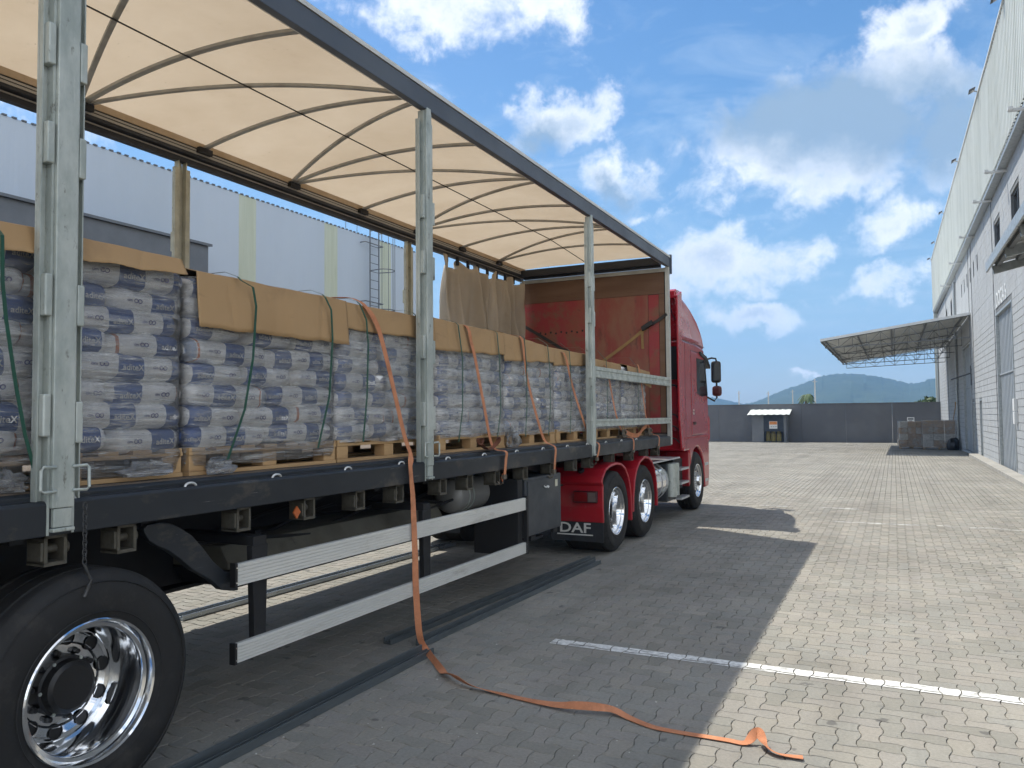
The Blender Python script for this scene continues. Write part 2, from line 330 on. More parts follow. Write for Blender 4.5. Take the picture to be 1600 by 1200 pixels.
def build_ground():
    m = MB(); ys = [-400, -60, -5, 10, 20, 34, 48, 61.5, 100, 400, 3000]; xs = [-3000, -400, -60, -16, 4, 60, 400, 3000]
    m.grid(lambda x, y: (x, y, zg(y)-.012), xs, ys)
    g = m.build('ground', M_pavfar, recalc=False); 
    for p in g.data.polygons: pass
    tag(g, kind='structure')
    jb = MB(); jb.grid(lambda x, y: (x, y, zg(y)-.0095), [-13.6, 2.885], [.4, 10, 20, 34, 48, 61.0]); jb.build('joint_bed', M_joint, g, recalc=False)
    # candidate blocks
    blocks = []; X0, X1 = -9.2, 2.88
    for j in range(int(.5/U), int(17/U)):
        for i in range(int(X0/U)-1, int(X1/U)):
            k = (i-j) % 4
            if k == 0: kind = 'H'; c = ((i+1)*U, (j+.5)*U)
            elif k == 3: kind = 'V'; c = ((i+.5)*U, (j+1)*U)
            else: continue
            if c[0] > X1-.1: continue
            q = CM @ np.array([c[0], c[1], -CH])
            inn = q[2] > .2 and -30 < 800+1220*q[0]/q[2] < 1630 and 600+1220*q[1]/q[2] < 1220
            blocks.append((i, j, kind, c, inn))
    near = sorted([b for b in blocks if b[4] and b[3][0] > -2.95], key=lambda b: b[3][0]**2+b[3][1]**2)[:300]
    nearset = {(b[0], b[1]) for b in near}
    shared = {}
    def block_shape(P, m, z=0.0, deep=-.012):
        A = shrink(P, .0046); B = shrink(P, .0022); n = len(P)
        V = [(x, y, z) for x, y in A] + [(x, y, z-.0035) for x, y in B] + [(x, y, z+deep) for x, y in B]
        m.add(V, [tuple(range(n))] + [(k, n+k, n+(k+1) % n, (k+1) % n) for k in range(n)] + [(n+k, 2*n+k, 2*n+(k+1) % n, n+(k+1) % n) for k in range(n)])
    for (i, j, kind, c, inn) in near:
        key = (kind, (i+j) % 2)
        if key not in shared:
            mm = MB(); P = [(x-c[0], y-c[1]) for x, y in paver_poly(i, j, kind)]; block_shape(P, mm); shared[key] = mm.mesh('paver', M_pav, recalc=False)
        inst('paver', shared[key], g, (c[0], c[1], random.uniform(-.0008, .0008)), (random.uniform(-.004, .004), random.uniform(-.004, .004), 0))
    mm = MB()
    for (i, j, kind, c, inn) in blocks:
        if (i, j) in nearset: continue
        P = paver_poly(i, j, kind)
        if c[1] > 9.5 or c[0] < -5:
            A = shrink(P, .0042); n = len(A); z = random.uniform(-.001, .001)
            mm.add([(x, y, z) for x, y in A] + [(x, y, -.012) for x, y in A], [tuple(range(n))] + [(k, n+k, n+(k+1) % n, (k+1) % n) for k in range(n)])
        else: block_shape(P, mm, random.uniform(-.0012, .0012))
    o = mm.build('paver_field', M_pav, g, recalc=False); o['kind'] = 'stuff'
    mf = MB(); j0, j1 = int(17/U), int(61/U)
    for j in range(j0, j1):
        for i in range(int(-13.5/U), int(X1/U)):
            k = (i-j) % 4
            if k == 0: x0, x1, y0, y1 = i*U, (i+2)*U, j*U, (j+1)*U
            elif k == 3: x0, x1, y0, y1 = i*U, (i+1)*U, j*U, (j+2)*U
            else: continue
            if x1 > X1 or x0 < -13.5 + 0 or (y0 < 34 and x0 < -8.5): continue
            d = .0055; z0, z1 = zg(y0), zg(y1); r = random.uniform(-.001, .0015)
            mf.add([(x0+d, y0+d, z0+r), (x1-d, y0+d, z0+r), (x1-d, y1-d, z1+r), (x0+d, y1-d, z1+r), (x0+d, y0+d, z0-.012), (x1-d, y0+d, z0-.012), (x1-d, y1-d, z1-.012), (x0+d, y1-d, z1-.012)],
                   [(0, 1, 2, 3), (0, 4, 5, 1), (1, 5, 6, 2), (2, 6, 7, 3), (3, 7, 4, 0)])
    o = mf.build('paver_field', M_pav, g, recalc=False); o['kind'] = 'stuff'
    return g, blocks
GROUND, BLOCKS = build_ground()

# painted bay lines: paint lies on each block it crosses, joints stay open
def paint_material(name, lo, hi, scale):
    m = bpy.data.materials.new(name); m.use_nodes = True; nt = m.node_tree; N = nt.nodes.new; L = nt.links.new; b = nt.nodes['Principled BSDF']
    geo = N('ShaderNodeNewGeometry'); n = N('ShaderNodeTexNoise'); n.inputs['Scale'].default_value = scale; n.inputs['Detail'].default_value = 9; n.inputs['Roughness'].default_value = .75
    mp = N('ShaderNodeMapping'); mp.inputs['Scale'].default_value = (.45, 1.6, 1); L(geo.outputs['Position'], mp.inputs[0]); L(mp.outputs[0], n.inputs['Vector'])
    r = N('ShaderNodeMapRange'); L(n.outputs['Fac'], r.inputs[0]); r.inputs[1].default_value = lo; r.inputs[2].default_value = hi; L(r.outputs[0], b.inputs['Alpha'])
    n2 = N('ShaderNodeTexNoise'); n2.inputs['Scale'].default_value = 30; n2.inputs['Detail'].default_value = 6; L(geo.outputs['Position'], n2.inputs['Vector'])
    cr = N('ShaderNodeValToRGB'); L(n2.outputs['Fac'], cr.inputs[0]); cr.color_ramp.elements[0].color = (.55, .55, .53, 1); cr.color_ramp.elements[1].color = (.8, .8, .77, 1); cr.color_ramp.elements[0].position = .35; cr.color_ramp.elements[1].position = .6
    L(cr.outputs[0], b.inputs['Base Color']); b.inputs['Roughness'].default_value = .8; return m
M_line = paint_material('line_paint', .34, .48, 9); M_worn = paint_material('worn_paint', .47, .62, 5); M_worn2 = paint_material('very_worn_paint', .52, .66, 4)
def clip(P, a, b, c):           # keep a*x+b*y<=c
    out = []
    for k in range(len(P)):
        p, q = P[k], P[(k+1) % len(P)]; dp, dq = a*p[0]+b*p[1]-c, a*q[0]+b*q[1]-c
        if dp <= 0: out.append(p)
        if dp*dq < 0: t = dp/(dp-dq); out.append((p[0]+(q[0]-p[0])*t, p[1]+(q[1]-p[1])*t))
    return out
def road_line(x0, x1, y0, y1, m, near=True):
    mb = MB()
    if near:
        for (i, j, kind, c, inn) in BLOCKS:
            if not (y0-.25 < c[1] < y1+.25 and x0-.25 < c[0] < x1+.25): continue
            P = shrink(paver_poly(i, j, kind), .0055)
            P = clip(P, 0, -1, -(y0+.008*nz(c[0]*9, 3))); P = clip(P, 0, 1, y1+.008*nz(c[0]*9, 8)); P = clip(P, -1, 0, -x0); P = clip(P, 1, 0, x1)
            if len(P) > 2: mb.add([(x, y, .0035) for x, y in P], [tuple(range(len(P)))])
    else:
        n = max(2, int((y1-y0)/2)+2)
        mb.grid(lambda u, y: (u, y, zg(y)+.005), [x0, x1], frange(y0, y1, n))
    o = mb.build('painted_line', m, GROUND, recalc=False); return o
road_line(-2.36, 2.86, 5.425, 5.555, M_line)
road_line(-.9, 2.3, 13.25, 13.42, M_worn); road_line(-2.3, -.6, 15.1, 15.25, M_worn); road_line(-.95, -.2, 5.95, 6.08, M_worn2)
road_line(-3.6, 2.6, 21.2, 21.5, M_worn2, False); road_line(-3.4, -.4, 28.3, 28.7, M_worn2, False); road_line(-4, 2.4, 35.5, 36.0, M_worn, False); road_line(.2, 2.7, 18.2, 18.5, M_worn2, False)

# ------------------------------------------------------------------ the grey block warehouse with docks on the right
BX = 2.9
M_block = mat('painted_block', (0.400, 0.419, 0.432), (0.352, 0.367, 0.382), rough=.8, scale=1.2, bump=.25, bscale=60, c3=(0.336, 0.342, 0.348), s3=3.0, t3=(.56, .75), scr=((0.324, 0.330, 0.330), (1, 2.0, .15), 1.8, .58, .75))
M_blockjoint = mat('block_joint', (.20, .21, .215), rough=.9)
M_clad = mat('white_cladding', (0.696, 0.719, 0.673), (0.580, 0.609, 0.568), rough=.55, scale=.9, stretch=(1, 1, .12), c3=(0.464, 0.487, 0.441), s3=3.0, t3=(.55, .75), scr=((0.418, 0.429, 0.383), (1, 2.5, .12), 2.2, .58, .72))
M_steel = mat('galvanised_steel', (.46, .48, .48), (.33, .36, .36), rough=.45, metal=.55, scale=14, c3=(.22, .22, .2), s3=30, t3=(.66, .74))
M_door = mat('grey_door', (.33, .36, .385), (.29, .315, .335), rough=.55, scale=2)
M_glass = mat('dark_glass', (.03, .038, .045), rough=.08, rvar=.03, spec=.8)
M_white = mat('white_paint', (.75, .76, .75), (.66, .67, .66), rough=.5, scale=6)
M_frame = mat('window_frame', (.10, .105, .11), rough=.5)
M_conc = mat('concrete', (.36, .345, .31), (.27, .26, .235), rough=.9, scale=3, bump=.3, bscale=40)
warehouse = thing('dock_warehouse', 'tall grey block warehouse with pale corrugated parapet and dock doors', 'warehouse', (BX, 40, 0))
openings = []     # (y0,y1,z0,z1)
win = [(22.45, 23.95, 6.5, 7.38), (26.3, 27.7, 6.55, 7.38), (46.9, 48.1, 6.8, 7.6), (51.0, 52.3, 6.8, 7.6), (18.6, 20.0, 6.5, 7.38)]
slots = [(32.95+k*1.48, 33.3+k*1.48, 6.95, 7.48) for k in range(6)]
doors = [(24.35, 28.0, .02, 4.69), (33.05, 33.95, .02, 2.17), (37.2, 41.0, .02, 4.6), (36.0, 36.8, -.05, 2.1), (14.0, 17.5, .02, 4.6)]
openings = win + slots + doors
def build_blocks():
    bw, bh = .40, .2025; m = MB(); y0, y1 = 9.6, 62.0
    nrow = 42
    for r in range(-3, nrow):
        za, zb = r*bh, (r+1)*bh; off = (r % 2)*bw/2
        n = int((y1-y0)/bw)+1
        for k in range(n):
            ya, yb = max(y0, y0+k*bw-off), min(y1, y0+(k+1)*bw-off)
            if yb-ya < .03 or zb < zg(ya)-.05: continue
            segs = [(ya, yb)]
            for (oa, ob, oc, od) in openings:
                if zb > oc+.02 and za < od-.02:
                    nsg = []
                    for (a, b) in segs:
                        if ob <= a or oa >= b: nsg.append((a, b)); continue
                        if oa > a: nsg.append((a, oa))
                        if ob < b: nsg.append((ob, b))
                    segs = nsg
            for (a, b) in segs:
                if b-a < .02: continue
                bold = zb < 4.7
                j = .008 if bold else .002
                p = random.uniform(0, .004); xo = BX-.012-p
                if 28.0 < a < 36.4 and zb > 4.7 and zb < 5.6: xo += .004
                m.add([(xo, a+j*.6, za+j), (xo, b-j*.6, za+j), (xo, b-j*.6, zb-j), (xo, a+j*.6, zb-j), (BX+.0, a+j*.6, za+j), (BX, b-j*.6, za+j), (BX, b-j*.6, zb-j), (BX, a+j*.6, zb-j)],
                      [(0, 3, 2, 1), (0, 1, 5, 4), (1, 2, 6, 5), (2, 3, 7, 6), (3, 0, 4, 7)])
    o = m.build('block_course', M_block, warehouse, recalc=False); o['kind'] = 'stuff'
build_blocks()
m = MB()
# backing wall (mortar plane) pieces round the openings
ysplit = sorted({9.6, 62.0, *[o[0] for o in openings], *[o[1] for o in openings]})
for a, b in zip(ysplit[:-1], ysplit[1:]):
    mid = (a+b)/2; os_ = sorted([(o[2], o[3]) for o in openings if o[0] < mid < o[1]]); z = -1.0
    for c, d in os_: m.box(BX, BX+.25, a, b, z, c); z = d
    m.box(BX, BX+.25, a, b, z, 12.1)
m.box(BX+.25, BX+30, 9.6, 62, -1, 12.0)
m.build('wall', M_blockjoint, warehouse)
for (a, b, c, d) in win:
    w = MB(); w.box(BX+.10, BX+.13, a, b, c, d); pane = w.build('window', M_glass, warehouse)
    f = MB(); t = .05
    for (q0, q1, r0, r1) in ((a, b, c, c+t), (a, b, d-t, d), (a, a+t, c+t, d-t), (b-t, b, c+t, d-t), ((a+b)/2-t/2, (a+b)/2+t/2, c+t, d-t)): f.box(BX+.05, BX+.098, q0, q1, r0, r1)
    f.build('frame', M_frame, pane)
for (a, b, c, d) in slots:
    w = MB(); w.box(BX+.12, BX+.15, a, b, c, d); w.build('window', M_glass, warehouse)
for n, (a, b, c, d) in enumerate(doors):
    w = MB()
    if d > 3:       # sectional steel door with vertical ribs in two leaves
        per = .30; k = int((b-a)/per); pts = []
        for i in range(k):
            y = a+i*(b-a)/k; q = (b-a)/k
            pts += [(BX+.06, y), (BX+.06, y+q*.45), (BX+.085, y+q*.5), (BX+.085, y+q*.95)]
        V = [(x, y, z) for (x, y) in pts for z in (c, d)]
        w.add(V, [(2*i, 2*i+2, 2*i+3, 2*i+1) for i in range(len(pts)-1)])
        dr = w.build('dock_door', M_door, warehouse)
        f = MB(); f.box(BX+.03, BX+.09, a+.06, b-.06, (c+d)*.60-.02, (c+d)*.60+.02); f.build('rail', M_door, dr)
        f = MB(); f.box(BX-.03, BX+.09, a, a+.06, c, d); f.box(BX-.03, BX+.09, b-.06, b, c, d); f.box(BX-.03, BX+.09, a+.06, b-.06, d-.06, d); f.build('frame', M_steel, dr, bevel=.004)
    else:
        w.box(BX+.04, BX+.09, a, b, c, d); dr = w.build('door', M_door, warehouse)
        f = MB(); f.box(BX-.02, BX+.038, a, a+.05, c, d); f.box(BX-.02, BX+.038, b-.05, b, c, d); f.box(BX-.02, BX+.038, a+.05, b-.05, d-.05, d); f.build('frame', M_steel, dr)
        f = MB(); f.box(BX-.03, BX+.04, a+.10, a+.22, 1.0, 1.03); f.build('handle', M_steel, dr)
m = MB()
for y in (28.3, 35.6, 36.9, 44.0, 52.0): m = MB(); m.box(BX-.03, BX-.0, y, y+.03, 0 if y < 34 else zg(y), 8.4); m.build('expansion_joint', M_blockjoint, warehouse)

m = MB(); m.box(BX-.34, BX-.012, 9.6, 35.0, -.05, .10); m.build('kerb', M_conc, warehouse, bevel=.01)
# corrugated parapet, one object per sheet
def corrugated(y0, y1, x, z0, z1, per=.25, dep=.038, face=-1):
    """sheet with vertical ribs in the plane x, facing face*x"""
    pts = []; n = max(1, round((y1-y0)/per)); q = (y1-y0)/n
    for i in range(n):
        y = y0+i*q; pts += [(0, y), (0, y+q*.50), (dep, y+q*.60), (dep, y+q*.90)]
    pts.append((0, y1)); m = MB(); V = []
    for d, y in pts: V += [(x+face*d, y, z0), (x+face*d, y, z1), (x+face*(d-.004), y, z0), (x+face*(d-.004), y, z1)]
    F = []
    for i in range(len(pts)-1):
        a, b = 4*i, 4*i+4; F += [(a, b, b+1, a+1), (a+2, a+3, b+3, b+2), (a, a+2, b+2, b), (a+1, b+1, b+3, a+3)]
    return m.add(V, F)
PX = 2.67; PZ0, PZ1 = 8.42, 12.1
def parz(y): return 8.36+max(0, y-24)*.0115, 11.6+max(0, y-24)*.020
sh = {}
ysh = [9.6+1.0*k for k in range(53)]
for k, y in enumerate(ysh):
    a, b = parz(y+.5); w = corrugated(y, min(y+1.0, 62.3), PX, a, b); w.build('cladding_sheet', M_clad, warehouse, recalc=True)
def along(name, mt, x0, x1, dz0, dz1, which, step=4.0):
    m = MB(); y = 9.6
    while y < 62.2:
        e = min(y+step, 62.3); a = parz(y)[which]; b = parz(e)[which]
        m.add([(x0, y, a+dz0), (x1, y, a+dz0), (x1, y, a+dz1), (x0, y, a+dz1), (x0, e, b+dz0), (x1, e, b+dz0), (x1, e, b+dz1), (x0, e, b+dz1)],
              [(0, 1, 2, 3), (4, 7, 6, 5), (0, 4, 5, 1), (3, 2, 6, 7), (0, 3, 7, 4), (1, 5, 6, 2)]); y = e
    return m.build(name, mt, warehouse)
along('coping', M_white, PX-.07, PX+.25, 0.02, .07, 1); along('gutter', M_steel, PX-.0, BX-.02, -.12, -.02, 0)
m = MB(); m.box(PX, BX+30, 62.02, 62.3, -1, 11.9); m.build('end_wall', M_clad, warehouse)
# small brackets under the parapet and floodlights on top of it
for y in (19.6, 24.5, 28.0, 33.8, 40.0, 47.5):
    a = parz(y)[0]; f = MB(); f.box(PX-.28, BX, y, y+.07, a-.20, a-.14); f.box(PX-.30, PX-.20, y-.03, y+.10, a-.17, a-.10); f.build('soffit_bracket', M_white, warehouse)
for k, y in enumerate((21.9, 28.2, 36.4, 46.5, 55.5, 62.0)):
    z = parz(y)[1]; fl = thing('floodlight', ('nearest', 'second', 'third', 'fourth', 'fifth', 'farthest')[k]+' floodlight along the top edge of the pale parapet', 'floodlight', (PX, y, z), 'floodlights on the parapet')
    f = MB(); f.tube([(PX+.05, y, z+.05), (PX-.06, y, z+.10), (PX-.14, y, z+.13)], .02, 6); f.build('arm', M_steel, fl)
    f = MB(); f.prism([(PX-.30, z+.08), (PX-.12, z+.17), (PX-.11, z+.23), (PX-.29, z+.16)], 'y', y-.13, y+.13); h = f.build('lamp_head', M_frame, fl, bevel=.01)
    f = MB(); f.add([(PX-.295, y-.11, z+.074), (PX-.13, y-.11, z+.156), (PX-.13, y+.11, z+.156), (PX-.295, y+.11, z+.074)], [(0, 1, 2, 3)]); f.build('lens', M_glass, h)
# dock number
V, F = text_mesh('DOCA 5', .62, .004, 3, True)
f = MB(); f.add([(BX-.022-p[2], 26.55-p[0]*1.02*-1, 5.05+p[1]) for p in V], F); f.v = [(x, 26.55-(y-26.55), z) for x, y, z in f.v]
dl = f.build('dock_lettering', M_white, warehouse)
for (a, b) in ((1.72, 2.04), (1.38, 1.70)):
    f = MB(); f.box(BX-.10, BX-.012, 23.95, 24.2, a, b); f.build('meter_box', M_white, warehouse, bevel=.006)
f = MB(); f.tube([(BX-.08, 61.9, zg(61)), (BX-.08, 61.9, 8.2)], .05, 8); f.tube([(BX-.07, 44.5, zg(44)), (BX-.07, 44.5, 8.2)], .05, 8); f.build('downpipe', M_steel, warehouse, smooth=40)
f = MB(); f.tube([(BX-.02, 37.0, 3.3), (BX-.75, 37.0, 3.05)], .03, 6); f.box(BX-.05, BX-.012, 36.9, 37.1, 2.8, 3.6); f.build('wall_bracket', M_frame, warehouse)

# canopies: sheet roof on lattice beams
M_sheet = mat('canopy_sheet', (.62, .63, .61), (.5, .51, .5), rough=.5, scale=2, c3=(.38, .37, .34), s3=4, t3=(.6, .75))
def lattice(m, p0, p1, h0, h1, n, r=.03):
    """bottom chord p0-p1, top chord above it by h0..h1, with verticals and diagonals"""
    p0, p1 = Vector(p0), Vector(p1); up = Vector((0, 0, 1)); B = [p0.lerp(p1, i/n) for i in range(n+1)]; T = [b+up*lerp(h0, h1, i/n) for i, b in enumerate(B)]
    m.tube(B, r, 4, flat=(r*1.6, r*1.6)); m.tube(T, r, 4, flat=(r*1.6, r*1.6))
    for i in range(n+1): m.tube([B[i], T[i]], r, 4, flat=(r, r))
    for i in range(n): m.tube([B[i], T[i+1]] if i % 2 else [T[i], B[i+1]], r, 4, flat=(r, r))
M_truss = mat('truss_paint', (.17, .18, .185), (.13, .14, .145), rough=.6, scale=5)
def canopy(label, x0, z0, x1, z1, y0, y1, beams, hb, per=.30):
    c = thing('dock_canopy', label, 'canopy', (x1, (y0+y1)/2, 0), 'dock canopies')
    ny = int((y1-y0)/1.0); q = (y1-y0)/ny
    for k in range(ny):      # each roof sheet runs from wall to eave
        a = y0+k*q; n = int(q/per)+1; pr = []
        for i in range(n):
            y = a+i*q/n; s = q/n; pr += [(y, 0), (y+s*.5, 0), (y+s*.62, .04), (y+s*.88, .04)]
        pr.append((a+q, 0)); m = MB(); V = []
        for y, d in pr: V += [(x0, y, z0+d), (x1, y, z1+d), (x0, y, z0+d+.004), (x1, y, z1+d+.004)]
        F = []
        for i in range(len(pr)-1):
            A, B = 4*i, 4*i+4; F += [(A, A+1, B+1, B), (A+2, B+2, B+3, A+3), (A, B, B+2, A+2), (A+1, A+3, B+3, B+1)]
        m.add(V, F).build('roof_sheet', M_sheet, c)
    for i in range(beams):
        y = lerp(y0+.15, y1-.15, i/(beams-1)); m = MB()
        
        if hb > .5: lattice(m, (x0+.15, y, z0-hb*.35), (x1-.02, y, z1-hb), hb*.35-.03, hb-.05, 10, .022); m.build('lattice_beam', M_truss, c)
        else: m.tube([(x0+.05, y, z0-.10), (x1-.02, y, z1-.10)], 0, flat=(.07, .13)); m.build('beam', M_steel, c)
    for i in range(5):
        t = i/4; x = lerp(x0+.12, x1-.25, t); z = lerp(z0, z1, (x-x0)/(x1-x0)); m = MB(); m.box(x-.03, x+.03, y0+.05, y1-.05, z-.075, z-.012); m.build('purlin', M_truss, c)
    m = MB(); m.box(x0-.03, x0-.002, y0-.04, y1+.04, z0-.10, z0+.05); m.build('fascia', M_steel, c)
    m = MB(); m.add([(x0-.04, y0-.05, z0-.05), (x1, y0-.05, z1-.05), (x1, y0-.05, z1+.06), (x0-.04, y0-.05, z0+.06), (x0-.04, y0-.01, z0-.05), (x1, y0-.01, z1-.05), (x1, y0-.01, z1+.06), (x0-.04, y0-.01, z0+.06)],
              [(0, 1, 2, 3), (4, 7, 6, 5), (0, 4, 5, 1), (3, 2, 6, 7), (0, 3, 7, 4), (1, 5, 6, 2)]); m.build('verge_trim', M_white, c)
    return c
canopy('wide lattice canopy jutting far out from the warehouse above the wrapped crates', -2.78, 4.88, BX-.03, 5.69, 36.5, 53.9, 5, .95)
c2 = canopy('small sheet canopy cut off by the right edge, above the dock lettering', 1.4, 4.02, BX-.03, 4.35, 9.7, 14.4, 4, .32, .22)
for k in range(3):
    m = MB(); y = 10.6+k*1.75; m.tube([(1.55, y, 4.0), (BX-.03, y, 6.2)], .02, 6); m.build('tie_rod', M_steel, c2)

# ------------------------------------------------------------------ blue-grey warehouse behind the trailer
WX = -16.0
M_bclad = mat('blue_grey_cladding', (0.529, 0.594, 0.660), (0.486, 0.551, 0.609), rough=.5, scale=.5, stretch=(1, 1, .2), rvar=.05)
M_trans = mat('yellowed_skylight_sheet', (0.571, 0.606, 0.476), (0.512, 0.547, 0.405), rough=.45, scale=2, stretch=(1, 3, .15), c3=(0.439, 0.476, 0.334), s3=6, t3=(.55, .7))
M_dgrey = mat('slate_grey_paint', (.16, .175, .19), (.13, .145, .16), rough=.7, scale=2)
shed = thing('cladding_warehouse', 'long blue-grey corrugated warehouse behind the trailer', 'warehouse', (WX, 10, 0))
edges = [-6.0]+[k*1.0 for k in range(-5, 16)]+[15.78, 16.42, 17.4, 18.4, 19.36, 20.0, 21.0, 22.32, 22.98, 24.0, 24.84]
for a, b in zip(edges[:-1], edges[1:]):
    tr = (a, b) in ((15.78, 16.42), (19.36, 20.0), (22.32, 22.98))
    corrugated(a, b, WX, 0, 7.86, .2, .0012, 1).build('skylight_sheet' if tr else 'cladding_sheet', M_trans if tr else M_bclad, shed)
m = MB(); m.box(WX-25, WX-.05, -6, 24.78, 0, 7.7); m.build('core', M_bclad, shed)
m = MB(); m.box(WX-25, WX-.01, -6.05, 24.9, 7.84, 7.87); m.build('roof_edge', M_dgrey, shed)
m = MB(); [m.box(WX-.02, WX+.03, -6+.2*k+.03, -6+.2*k+.12, 7.862, 7.895) for k in range(154)]; o = m.build('sheet_rib_ends', M_dgrey, shed); o['kind'] = 'stuff'
m = MB(); m.box(WX-.02, WX+.08, 24.80, 24.93, 0, 7.9); m.build('corner_trim', M_white, shed)
m = MB(); m.box(WX+.04, WX+1.2, -6, 13.62, 0, 5.86); m.build('lean_to', M_dgrey, shed)
m = MB(); m.prism([(WX+.04, 6.02), (WX+1.28, 5.86), (WX+1.28, 5.92), (WX+.04, 6.08)], 'y', -6, 13.68); m.build('lean_to_roof', M_dgrey, shed)
# caged ladder
ld = MB(); y0, y1, lx = 21.45, 21.95, WX+.22
for y in (y0, y1): ld.tube([(lx, y, .3), (lx, y, 8.75), (lx-.5, y, 8.75)], .022, 6)
lad = ld.build('ladder', M_dgrey, shed)
for k in range(28):
    r = MB(); z = .55+k*.29; r.cyl((lx, y0, z), (lx, y1, z), .012, 6); r.build('rung', M_dgrey, lad)
for k in range(5):
    z = 2.6+k*1.35; r = MB(); r.tube([(lx, y0, z)]+[(lx+.42+.34*math.sin(t), (y0+y1)/2-.34*math.cos(t), z) for t in frange(0.1, math.pi-.1, 9)]+[(lx, y1, z)], .016, 4, caps=False); r.build('cage_hoop', M_dgrey, lad)
for t in (.35, 1.0, math.pi/2, 2.15, 2.8):
    r = MB(); r.tube([(lx+.42+.34*math.sin(t), (y0+y1)/2-.34*math.cos(t), 2.6), (lx+.42+.34*math.sin(t), (y0+y1)/2-.34*math.cos(t), 8.75)], .012, 4); r.build('cage_bar', M_dgrey, lad)
r = MB()
for z in (3.4, 5.6, 7.6): r.tube([(lx, y0-.25, z), (lx, y1+.25, z)], .018, 4); r.tube([(WX, y0-.25, z), (lx, y0-.25, z)], .018, 4); r.tube([(WX, y1+.25, z), (lx, y1+.25, z)], .018, 4)
r.build('standoff', M_dgrey, lad)
for y in (21.0, 20.4, 22.4):
    r = MB(); r.tube([(WX+.02, y, 7.9), (WX+.02, y, 8.7)], .012, 4); r.build('guard_post', M_dgrey, lad)

# ------------------------------------------------------------------ boundary wall, shelter, hills, far things
M_bwall = mat('charcoal_render', (.15, .155, .165), (.12, .125, .137), rough=.85, scale=.25, contrast=(.4, .6), c3=(.16, .15, .14), s3=1.5, t3=(.6, .8))
bw = thing('boundary_wall', 'long charcoal rendered wall closing the far end of the yard', 'wall', (-12, 61.1, zg(61)))
for k in range(18):
    a = BX-.03-k*3.0; m = MB(); m.box(a-2.988, a, 61.0, 61.18, zg(61)-.4, 2.38); m.build('wall_panel', M_bwall, bw)
m = MB(); m.box(BX-54, BX-.03, 60.96, 61.22, 2.381, 2.43); m.build('coping', M_bwall, bw)
sg = thing('wall_notice', 'small white notice fixed to the charcoal wall above the crates', 'sign', (1.05, 60.98, 1.2))
m = MB(); m.box(.80, 1.25, 60.965, 60.995, 1.05, 1.38); m.build('board', M_white, sg)
m = MB(); m.box(.85, 1.2, 60.958, 60.963, 1.20, 1.33); m.box(.92, 1.12, 60.958, 60.963, 1.10, 1.16); m.build('print', M_dgrey, sg)
# gas shelter
ks = thing('gas_shelter', 'small grey shelter with white corrugated roof against the far wall', 'shelter', (-8.3, 60, zg(60)))
zb = zg(60); M_shwall = mat('shelter_render', (.17, .18, .195), (.15, .158, .17), rough=.85, scale=1)
m = MB(); m.box(-9.45, -8.62, 59.6, 59.75, zb-.2, 1.62); m.box(-9.45, -9.3, 59.75, 60.95, zb-.2, 1.62); m.build('side_wall', M_shwall, ks)
m = MB(); m.box(-7.22, -7.05, 59.6, 60.95, zb-.2, 1.62); m.build('side_wall', M_shwall, ks)
m = MB(); pr = []
n = 14
for i in range(n+1): pr.append((-9.72+i*(2.95/n), .035*(i % 2)))
V = []
for x, d in pr: V += [(x, 59.2, 1.62+d), (x, 61.0, 2.02+d), (x, 59.2, 1.63+d), (x, 61.0, 2.03+d)]
F = []
for i in range(n): a = 4*i; b = a+4; F += [(a, b, b+1, a+1), (a+2, a+3, b+3, b+2), (a, a+2, b+2, b), (a+1, b+1, b+3, a+3)]
m.add(V, F); m.build('roof', M_clad, ks)
M_navy_gate = mat('navy_mesh_gate', (.05, .065, .09), rough=.6)
g = MB(); 
for i in range(15): g.box(-8.60+i*.098, -8.58+i*.098, 59.62, 59.64, zb+.05, 1.6)
for z in (zb+.05, .42, 1.55): g.box(-8.62, -7.22, 59.615, 59.645, z, z+.05)
g.box(-8.62, -7.22, 59.66, 59.67, .47, 1.55)
g.build('gate', M_navy_gate, ks)
M_orange_sign = mat('orange_print', (.75, .28, .08), rough=.5); M_yel = mat('yellow_cylinder_paint', (.42, .33, .07), (.34, .26, .06), rough=.5, scale=5)
s = thing('gas_warning_sign', 'orange and white warning sign on the shelter gate', 'sign', (-7.95, 59.6, .9))
m = MB(); m.box(-8.22, -7.66, 59.59, 59.605, .62, 1.16); m.build('board', M_white, s)
m = MB(); m.box(-8.20, -7.68, 59.58, 59.588, .92, 1.14); m.build('orange_panel', M_orange_sign, s)
m = MB(); [m.box(-8.12+i*.16, -8.02+i*.16, 59.578, 59.587, .74, .78) for i in range(3)]; m.build('print', M_dgrey, s)
for k, x in enumerate((-8.38, -8.0, -7.60)):
    cy = thing('gas_cylinder', ('left', 'middle', 'right')[k]+' yellow gas cylinder behind the shelter gate', 'gas cylinder', (x, 60.1, zb), 'gas cylinders in the shelter')
    m = MB(); m.lathe([(0, .01), (0, .17), (.08, .19), (.62, .19), (.74, .12), (.78, .05), (.86, .05), (.86, .005)], (x, 60.1, zb), 'z', 16); m.build('body', M_yel, cy, smooth=50)
    m = MB(); m.lathe([(.72, .13), (.92, .14), (.92, .125), (.72, .115)], (x, 60.1, zb), 'z', 14); m.build('collar', M_yel, cy)

